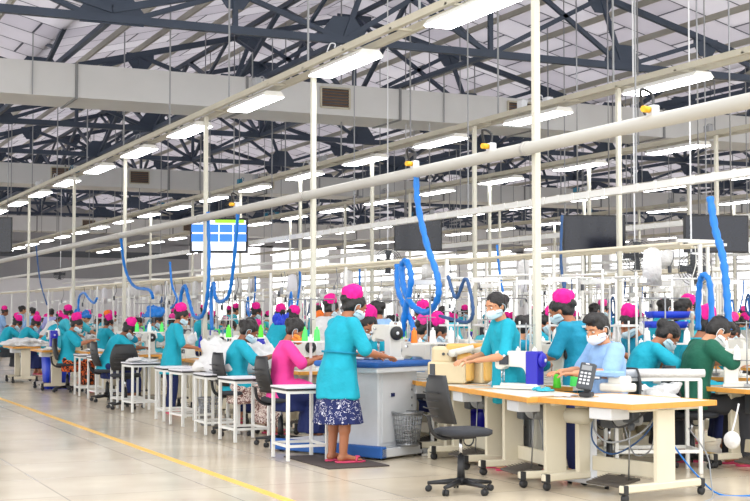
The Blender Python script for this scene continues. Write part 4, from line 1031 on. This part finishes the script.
# white frame with cloth rolls
q = V(wpos(651, 110)); r = empty('cloth_trolley', (q.x, q.y, 0), RZ+1.2); tag(r, 'white tubular frame trolley holding cloth, between the young man and the man in green', 'trolley')
for sx in (-1, 1):
    for sy in (-1, 1):
        b = MB(); b.box((sx*.38, sy*.2, .42), (.035, .035, .84), bev=.004); b.build('leg', 'white_metal', r)
b = MB()
for z in (.2, .62, .84):
    for sx in (-1, 1): b.box((sx*.38, .2, .5), (.03, .03, .7))
    for sy in (-1, 1): b.box((0, sy*.2, z), (.76, .03, .03))
    for sx in (-1, 1): b.box((sx*.38, 0, z), (.03, .4, .03))
b.build('rails', 'white_metal', r)
b = MB(); b.box((0, 0, .64), (.74, .38, .02)); b.build('shelf', 'board_white', r)
mt = Matrix.Translation(q)@Matrix.Rotation(RZ+1.2, 4, 'Z')
for yy, rr, lab in ((-.2, .036, 'thicker'), (.2, .03, 'thinner')):
    b = MB(); b.frustum((-.45, 0, 0), (.42, 0, 0), rr, n=18); o = b.build('cloth_roll', 'white_cloth'); o.matrix_basis = mt@Matrix.Translation((0, yy, .857+rr)); tag(o, lab+' white cloth roll lying on top of the white frame trolley', 'cloth roll')
w = mt@V((-.02, 0, .652)); pile(2, w, 0, 'crumpled white cloth on the shelf of the white frame trolley', 'white fabric piles', (1.3, .9, .9))
# royal blue trays
for i, (px, py) in enumerate(((667, 316), (665, 326))):
    Z = F/95; X = (px-375)/95; x = X*math.cos(YAW)+Z*math.sin(YAW); y = -X*math.sin(YAW)+Z*math.cos(YAW); z = 1.43-(py-313)/95
    r = empty('stacking_tray', (x, y, z), -.3); tag(r, 'royal blue tray on a cream stand, '+('upper one of the pair' if i == 0 else 'lower one of the pair'), 'tray')
    b = MB(); b.loft([((0, 0, -.02), .2, .14, None, 0), ((0, 0, .05), .22, .16, None, 0), ((0, 0, .05), .205, .145, None, 0), ((0, 0, -.01), .19, .13, None, 0)], 28, expo=6); b.build('tub', 'royal_blue', r)
    b = MB(); b.box((.27, .0, -z/2+.03), (.03, .03, z), bev=.003); b.box((.13, 0, -.03), (.3, .03, .02)); b.build('stand', 'cream_metal', r)
# screens
def screen(px, py, p, w, h, rz, lab, on_=False):
    q = gx(px, py, p); r = empty('monitor', q, rz); tag(r, lab, 'monitor')
    b = MB(); b.box((0, 0, 0), (w, .05, h), bev=.008); b.box((0, .04, 0), (w*.5, .06, h*.5), bev=.01); b.build('casing', 'black_plastic', r)
    if not on_:
        b = MB(); b.box((0, -.027, 0), (w-.05, .006, h-.05)); b.build('screen', 'screen_dark', r)
    else:
        sb = MB(); sb.box((0, -.027, 0), (w-.10, .006, h-.10)); so = sb.build('screen', 'scr_white', r)
        b = MB()
        for i in range(4):
            for j in range(2): b.box((-w*.36+w*.24*i, -.032, h*.20-h*.27*j), (w*.22, .004, h*.22))
        b.build('blue_tiles', 'scr_blue', so)
        b = MB(); b.box((w*.18, -.032, h*.40), (w*.5, .004, h*.09)); b.build('green_bar', 'scr_green', so)
    b = MB()
    for s in (-1, 1): b.frustum((s*w*.25, .03, 0), (s*w*.25, .03, topz(p)+.3-q.z), .012, n=6)
    b.build('bracket', 'steel', r)
mat('scr_white', (225, 232, 250), .4, var=0, emit=.9); mat('scr_blue', (50, 120, 225), .4, var=0, emit=.9); mat('scr_green', (150, 220, 40), .4, var=0, emit=.9)
screen(219, 235.5, 8.75, 1.22, .74, -.35, 'wall-size lit monitor showing blue tiles and a green bar, hanging above the workers', True)
screen(594, 234, 12.4, 1.05, .62, -.35, 'dark switched-off monitor hanging right of the tall post')
screen(716, 234, 12.4, .95, .54, -.35, 'dark switched-off monitor hanging behind the thick blue hose at the right')
screen(418, 235, 12.4, 1.0, .66, -.35, 'dark blue switched-off monitor hanging left of centre behind the blue hose')
screen(2, 235, 5.4, .5, .88, -.35, 'black monitor cut off by the left edge of the picture')
# hoses
def hose(pts, p, m, lab, r=.02, coil=True):
    P = spline([gx(x, y, p) for x, y in pts], 8); b = MB()
    if coil: b.tube(P, r, 8, rfun=lambda t: r*(1+.16*math.sin(t*len(P)*2.1)))
    else: b.tube(P, r, 8)
    o = b.build('air_hose', m); tag(o, lab, 'hose', 'hanging air hoses')
for i, (pts, p, m, lab, r) in enumerate((
 ([(416, 172), (418, 205), (427, 245), (437, 275), (438, 297), (428, 312), (413, 306), (404, 288), (402, 266), (407, 262), (411, 280), (405, 312), (402, 336)], 6.3, 'hose_blue', 'thick bright blue hose hanging from the pipe in a deep loop near the centre', .034),
 ([(397, 264), (398, 290), (407, 312), (413, 328), (410, 344), (402, 350), (394, 350)], 6.35, 'hose_blue', 'bright blue hose curling beside the big central loop', .03),
 ([(448, 276), (456, 298), (465, 279), (470, 290), (473, 312), (468, 322), (455, 320), (440, 316)], 6.3, 'hose_dark', 'dark blue hose bent like a letter m right of the central loop', .018),
 ([(238, 212), (234, 260), (229, 294), (220, 302), (215, 296), (214, 283), (211, 296), (212, 330)], 6.3, 'hose_blue', 'bright blue hose hanging in front of the lit monitor', .028),
 ([(208, 212), (209, 262), (207, 298), (202, 316), (194, 316), (189, 300), (185, 286), (181, 296), (180, 318)], 6.35, 'hose_blue', 'bright blue hose with double bend left of the lit monitor', .03),
 ([(121, 238), (125, 268), (134, 286), (149, 290), (153, 298)], 6.3, 'hose_blue', 'blue hose curving down above the woman in the long teal tunic', .028),
 ([(78, 318), (79, 298), (84, 293), (89, 299), (94, 303), (97, 298)], 5.6, 'hose_blue', 'small blue hose loop above the far left workers', .022),
 ([(36, 245), (40, 280), (47, 305)], 5.6, 'hose_dark', 'thin dark blue hose slanting down at the far left', .016),
 ([(710, 197), (715, 228), (723, 258), (727, 295), (729, 330)], 8.3, 'hose_blue', 'thick bright blue hose hanging at the right, in front of the dark monitor', .036),
 ([(698, 330), (699, 290), (703, 275), (710, 285), (712, 330)], 8.6, 'hose_blue', 'blue hose loop beside the thick hose at the right', .03),
 ([(562, 215), (561, 262), (566, 300)], 9.0, 'hose_dark', 'thin dark hose dangling right of the tall post', .018),
 ([(497, 245), (499, 268), (503, 292)], 9.0, 'hose_blue', 'thin blue hose dangling above the magenta cap left of the tall post', .016),
 ([(170, 262), (172, 285), (177, 300), (171, 308)], 6.5, 'hose_blue', 'short blue hose above the magenta cap of the standing woman in the long tunic', .02),
)): hose(pts, p, m, lab, r)
# sockets where the hoses leave the pipe
for i, (px, lab) in enumerate(((415, 'yellow and grey hose socket on the pipe above the central blue hose'), (492, 'yellow socket on top of the pipe left of the tall post'), (236, 'small socket on the pipe above the lit monitor'), (655, 'yellow socket above the pipe at the upper right'))):
    y = col(px, ROWP[0]-.1).y; r = empty('hose_socket', (ROWP[0]-.1, y, ZP)); tag(r, lab, 'socket')
    b = MB(); b.box((0, 0, .08), (.07, .09, .09), bev=.008); b.build('box', 'light_grey', r)
    b = MB(); b.frustum((-.03, -.0, .09), (-.11, -.02, .09), .026, n=12); b.build('plug', 'yellow_plastic', r)
    b = MB(); b.tube([(0, 0, .12), (.03, .05, .22), (-.04, .1, .26), (0, .12, .1), (0, .06, .04)], .012, 6, 5); b.build('cord', 'black_plastic', r)
# blue bundles hanging on the line
for i, (px, p, z, lab) in enumerate(((152, 6.6, 1.45, 'royal blue bundle hanging on the line above the workers left of the standing woman'), (82, 6.6, 1.42, 'royal blue bundle hanging above the far left workers'), (281, 6.7, 1.36, 'royal blue bundle behind the head of the woman in pink'))):
    q = col(px, p); o = link('cloth_bundle', PILES[i]); o.location = (q.x, q.y, z-.1); o.scale = ((.75, .75, 1.5), (.6, .6, 1.3), (.42, .42, 1.1))[i]; o.material_slots[0].link = 'OBJECT'; o.material_slots[0].material = M('royal_blue' if i == 2 else 'hose_blue'); tag(o, lab, 'cloth bundle')
# ---------------------------------------------------------------- lines of stations behind
random.seed(21)
COLS = ['teal', 'teal', 'teal', 'teal_deep', 'teal_pale', 'teal', 'paleblue', 'white_cloth', 'teal', 'teal_deep']
LN = [nth(k+2)+' line from the aisle' for k in range(9)]+['added short line']
FARMODE = 15; RI = [0]+list(range(2, 10)); RL = [[6.9, 8.9, 10.9, 12.7, 14.6, 16.5, 18.4, 20.3, 22.2, 24.6][i] for i in RI]
LINES.append(8.75); RI.append(1); RL.append(8.4)
for k, p in enumerate(LINES):
    ya = col(745, p).y; y = ya+(3.2 if k == 0 else 9 if k == 9 else .2)+random.uniform(0, .8); n = 0
    ymax = (44, 48, 44, 44, 44, 42, 42, 42, 42, 48)[k]
    step = 1.7 if k < 3 or k == 9 else 1.95
    while y < ymax:
        n += 1
        c = V((p+.8, y, 0))
        clear = all((V((x, yy, 0))-V((p, y, 0))).length > .7 for x, yy in OCC) if 'OCC' in globals() else True
        if any((V((x, yy, 0))-c).length < .75 for x, yy in OCC): y += .4; continue
        if any((t-c).length < 1.2 for t in tabs+[cF]): y += .5; continue
        o = link('sewing_table', FTM); o.location = c; o.rotation_euler = (0, 0, RZ)
        tag(o, 'pale sewing table, '+nth(n)+' from the near end of the '+LN[k], 'sewing table', 'sewing tables of the back lines')
        mi = random.randrange(4); o = link('sewing_machine', FMS[mi]); o.location = (c.x, c.y, .752); o.rotation_euler = (0, 0, RZ)
        tag(o, ['all-white', 'blue-motored', 'grey-motored', 'cream'][mi]+' sewing machine, '+nth(n)+' from the near end of the '+LN[k], 'sewing machine', 'sewing machines of the back lines')
        u = random.random()
        if clear and (u < .72 or (k > 1 and u < .88)):
            a = random.random(); cl = random.choice(COLS)
            kind = random.choice(['sit', 'sit', 'sit_lean', 'sit_bare', 'sit', 'sit_lean_bare']) if a < .62 else random.choice(['stand', 'stand', 'stand_bare', 'bend'])
            rc = {'shirt': cl, 'skirt': random.choice(['navy', 'charcoal_cloth', 'skirt_brown_print']), 'trousers': random.choice(['navy', 'charcoal_cloth']), 'body': random.choice(['skin', 'skin_dark', 'skin_light'])}
            capc = random.choices(['magenta', 'orange_cloth', 'yellow_cloth', 'hotpink'], (14, 1, .5, 2))[0]; rc['cap'] = capc
            sc = (1.1 if 'sit' in kind else 1.0)*random.uniform(.95, 1.04)
            far = y > FARMODE
            PP[kind].place((p+random.uniform(-.05, .08), y+random.uniform(-.15, .15), 0), RZ+random.uniform(-.25, .25), ('standing' if 'st' == kind[:2] or kind == 'bend' else 'seated')+' worker in '+{'teal': 'teal', 'teal_deep': 'deep teal', 'teal_pale': 'pale teal', 'paleblue': 'pale blue', 'white_cloth': 'white'}[cl]+' at the '+nth(n)+' station of the '+LN[k], 'person', 'workers of the back lines', sc, rc, skip=('eye', 'eyebrow', 'sandal', 'face_mask') if y > 30 else ('eye', 'eyebrow', 'sandal'))
        if random.random() < .4 and y < 34:
            m = random.choice(['thread_green', 'thread_green', 'lime', 'thread_orange', 'royal_blue', 'thread_white'])
            cone(m, (c.x+random.uniform(-.1, .2), c.y+.38, .752), {'thread_green': 'pale green', 'lime': 'lime', 'thread_orange': 'orange', 'royal_blue': 'royal blue', 'thread_white': 'white'}[m]+' thread cone on the '+nth(n)+' table of the '+LN[k], 1.5, 'thread cones of the back lines')
        if random.random() < .45 and y < 36:
            pile(random.randrange(4), (c.x-.02, c.y-.42, .752), random.random()*3, 'cloth heap on the '+nth(n)+' table of the '+LN[k], 'cloth heaps of the back lines', (.8, .6, random.uniform(.8, 1.8)), random.choice(['white_cloth', 'white_cloth', 'paleblue', 'teal_pale', 'white_cloth']))
        if random.random() < .35 and y < 30:
            b = MB(); x0 = RL[k]+.5; z0 = 2.07+.12*(RI[k] % 3); r1 = random.uniform(.1, .2)
            b.tube([(x0, y, z0), (x0+.02, y+.05, 1.85), (x0, y+r1, 1.45), (x0, y+r1*2, 1.38), (x0, y+r1*2.6, 1.55), (x0, y+r1*2.2, 1.75), (x0, y+r1*1.9, 1.5), (x0, y+r1*1.9, 1.1)], .017, 6, 5)
            tag(b.build('air_hose', random.choice(['hose_blue', 'hose_dark', 'hose_blue'])), 'looped blue air hose hanging over the '+nth(n)+' table of the '+LN[k], 'hose', 'hanging air hoses of the back lines')
        y += step+random.uniform(-.15, .25)
# ---------------------------------------------------------------- light
w = bpy.data.worlds.new('world'); scene.world = w; w.use_nodes = True
bg = w.node_tree.nodes['Background']; bg.inputs[0].default_value = (1, 1, 1.0, 1); bg.inputs[1].default_value = 2.6
vs = scene.view_settings; vs.view_transform = 'Standard'; vs.look = 'None'; vs.exposure = -.05; vs.gamma = 1; vs.use_curve_mapping = False
# hanging garments on the slim rails
gb = MB(); gb.loft([((0, 0, -.62), .17, .035, None, 1), ((0, 0, -.3), .16, .04, None, .8), ((0, 0, -.06), .15, .04, None, .3), ((0, 0, .0), .04, .02, None, 0)], 24, .12, 5); GAR = gb.mesh('hanging_garment', 'white_cloth')
random.seed(5); gi = 0
for k, p in enumerate([8.9, 10.9, 12.7, 14.6, 16.5]):
    y = col(745, p).y+1.5; n = 0
    while y < 40:
        n += 1; o = link('hanging_garment', GAR); o.location = (p, y, 2.05+.12*((k+1) % 3)-.02); o.rotation_euler = (0, 0, random.uniform(-.5, .5)); o.scale = (random.uniform(.5, .9), 1.3, random.uniform(.35, .75))
        mname = random.choice(['white_cloth', 'white_cloth', 'white_cloth', 'board_white']); o.material_slots[0].link = 'OBJECT'; o.material_slots[0].material = M(mname)
        tag(o, ('pale blue' if mname == 'paleblue' else 'white')+' garment hanging from the '+nth(k+2)+' slim rail, '+nth(n)+' from its near end', 'garment', 'hanging garments'); y += random.uniform(2.5, 6)
# more machines and thread racks between the right-hand tables
for i, (px, s, rz, pr, lab) in enumerate(((550, 103, RZ+.2, MW, 'between the young man and the tall post'), (478, 102, RZ+.3, OV, 'behind the tan and yellow one, nearer the blue hoses'), (654, 97, RZ+PI-.3, MS, 'with a dark display, behind the white frame trolley'), (420, 94, RZ+.5, MW, 'right of the blue padded stand'))):
    w = wpos(px, s); o = link('sewing_table', FTM); o.location = w; o.rotation_euler = (0, 0, rz); tag(o, 'pale sewing table carrying the machine '+lab, 'sewing table', 'sewing tables of the back lines')
    pr.place((w[0], w[1], .752), rz, ('cream' if pr is OV else 'white')+' machine '+lab, 'sewing machine', 'sewing machines', 1.05)
def rack(px, s, rz, lab, cols, clab):
    w = wpos(px, s); r = empty('thread_rack', w, rz); tag(r, lab, 'thread rack')
    b = MB(); b.box((0, 0, .6), (.03, .03, 1.2)); b.box((0, 0, .01), (.3, .25, .02)); b.build('stem', 'white_metal', r)
    b = MB(); b.box((0, 0, 1.12), (.5, .16, .015)); b.build('shelf', 'white_metal', r)
    b = MB(); b.frustum((.0, .05, 1.12), (.0, .05, 1.6), .008, n=6); b.frustum((-.25, .05, 1.58), (.25, .05, 1.58), .006, n=6); b.build('thread_guide', 'steel', r)
    m = Matrix.Translation(w)@Matrix.Rotation(rz, 4, 'Z')
    for i, c in enumerate(cols): q = m@V((-.2+.4*i/(len(cols)-1), -.02, 1.1275)); cone(c, q, clab, 1.0, clab)
rack(311, 92, -YAW, 'white thread rack left of the standing woman, holding pale green cones', ['thread_green']*4, 'pale green thread cone on the rack left of the standing woman')
rack(245, 80, -YAW, 'white thread rack behind the teal woman with the dark bun', ['lime', 'thread_white', 'lime'], 'thread cone on the rack behind the teal woman with the dark bun')
rack(505, 98, -YAW+.3, 'white thread rack left of the tall post behind the sewing tables', ['thread_white', 'thread_green', 'thread_white'], 'thread cone on the rack left of the tall post')
rack(432, 98, -YAW+.3, 'white thread rack above the tan overlock machine', ['thread_orange', 'thread_white', 'thread_white'], 'thread cone on the rack above the tan overlock machine')
# small things on the near tables
for i, (px, py, pi, sc, m, lab) in enumerate(((543, 391, 1, (.28, .22, .25), 'teal_pale', 'small teal cloth scrap beside the royal blue motor'), (500, 386, 2, (.4, .35, .3), 'white_cloth', 'white cut pieces on the table between the two machines'), (566, 396, 3, (.4, .3, .14), 'board_white', 'flat white cut pieces on the nearest table left of the control panel'), (415, 377, 0, (.4, .4, .3), 'paleblue', 'pale blue folded pieces on the table beside the tan machine'))):
    q = gz(px, py, .752); pile(pi, (q.x, q.y, .751), .4*i, lab, None, sc, m)
# grey storage cabinet standing behind the leg of the nearest table
q = gz(548, 472); r = empty('storage_cabinet', (q.x+.1, q.y+.45, 0), angF); tag(r, 'grey metal cabinet standing behind the left leg of the nearest table', 'cabinet')
b = MB(); b.box((0, 0, .33), (.36, .3, .62), bev=.008); b.build('body', 'mid_grey', r)
b = MB(); b.box((0, -.155, .33), (.32, .012, .56), bev=.003); d_ = b.build('door', 'mid_grey', r)
b = MB(); b.tube([(.11, -.16, .38), (.11, -.185, .39), (.11, -.185, .47), (.11, -.16, .48)], .005, 6, 3); b.build('handle', 'chrome', d_)
# fans on the far wall side and above the lines
def fan(loc, lab, rz=0):
    r = empty('wall_fan', loc, rz); tag(r, lab, 'fan')
    b = MB()
    for k in range(6): b.tube([((.06+.035*k)*math.cos(a), -.1-.02*(k < 5), (.06+.035*k)*math.sin(a)) for a in [i/20*2*PI for i in range(20)]], .005, 5, closed=True)
    for i in range(10): a = i*2*PI/10; b.frustum((.05*math.cos(a), -.12, .05*math.sin(a)), (.24*math.cos(a), -.1, .24*math.sin(a)), .004, n=5)
    b.build('guard', 'dark_grey', r)
    for i in range(4):
        a = i*PI/2; b = MB(); b.prism([(.02, -.02), (.2, -.06), (.21, .05), (.03, .03)], .006, Matrix.Rotation(a, 4, 'Y')@Matrix.Rotation(PI/2, 4, 'X')); o = b.build('blade', 'dark_grey', r); o.location = (0, -.06, 0)
    b = MB(); b.lathe([(.02, -.02), (.06, 0), (.07, .12), (.03, .14)], (0, 0, 0), 16, (0, 1, 0)); b.frustum((0, .08, 0), (0, .08, .2), .018, n=8); b.build('motor', 'dark_grey', r); part_bar('hanger_rod', r, (0, .08, .2), (0, .08, topz(loc[0])+.3-loc[2]), .02, .02, 'light_grey')
for px, py, p, lab in ((60, 274, 10.2, 'small dark fan hanging above the far left workers'), (636, 256, 11.6, 'dark fan hanging between the two dark monitors at the right'), (693, 269, 11.8, 'dark fan hanging near the blue hose loop at the right'), (388, 262, 10.0, 'dark fan hanging left of the deep blue hose loop')):
    fan(gx(px, py, p), lab, -.4)
for i, (px, s, rz, pr, lab) in enumerate(((598, 93, RZ+PI+.4, MS, 'with a dark display, behind the young man'), (668, 88, RZ+PI+.2, MW, 'right of the royal blue trays'), (720, 92, RZ+PI+.6, MS, 'with a dark display, behind the man in dark green'), (527, 95, RZ+.4, MW, 'left of the tall post, beyond the sewing tables'), (455, 90, RZ+.2, MS, 'right of the deep blue hose loop'))):
    w = wpos(px, s); o = link('sewing_table', FTM); o.location = w; o.rotation_euler = (0, 0, rz); tag(o, 'pale sewing table carrying the machine '+lab, 'sewing table', 'sewing tables of the back lines')
    pr.place((w[0], w[1], .752), rz, 'white machine '+lab, 'sewing machine', 'sewing machines', 1.1)
rack(666, 99, -YAW, 'white thread rack between the teal woman and the man in dark green', ['thread_white', 'royal_blue', 'thread_white'], 'thread cone on the rack left of the man in dark green')
rack(400, 84, -YAW, 'white thread rack behind the blue padded stand', ['thread_white', 'lime', 'thread_white'], 'thread cone on the rack behind the blue padded stand')
rack(150, 62, -YAW, 'white thread rack left of the woman in the long tunic', ['thread_green', 'thread_white', 'thread_green'], 'thread cone on the rack left of the woman in the long tunic')
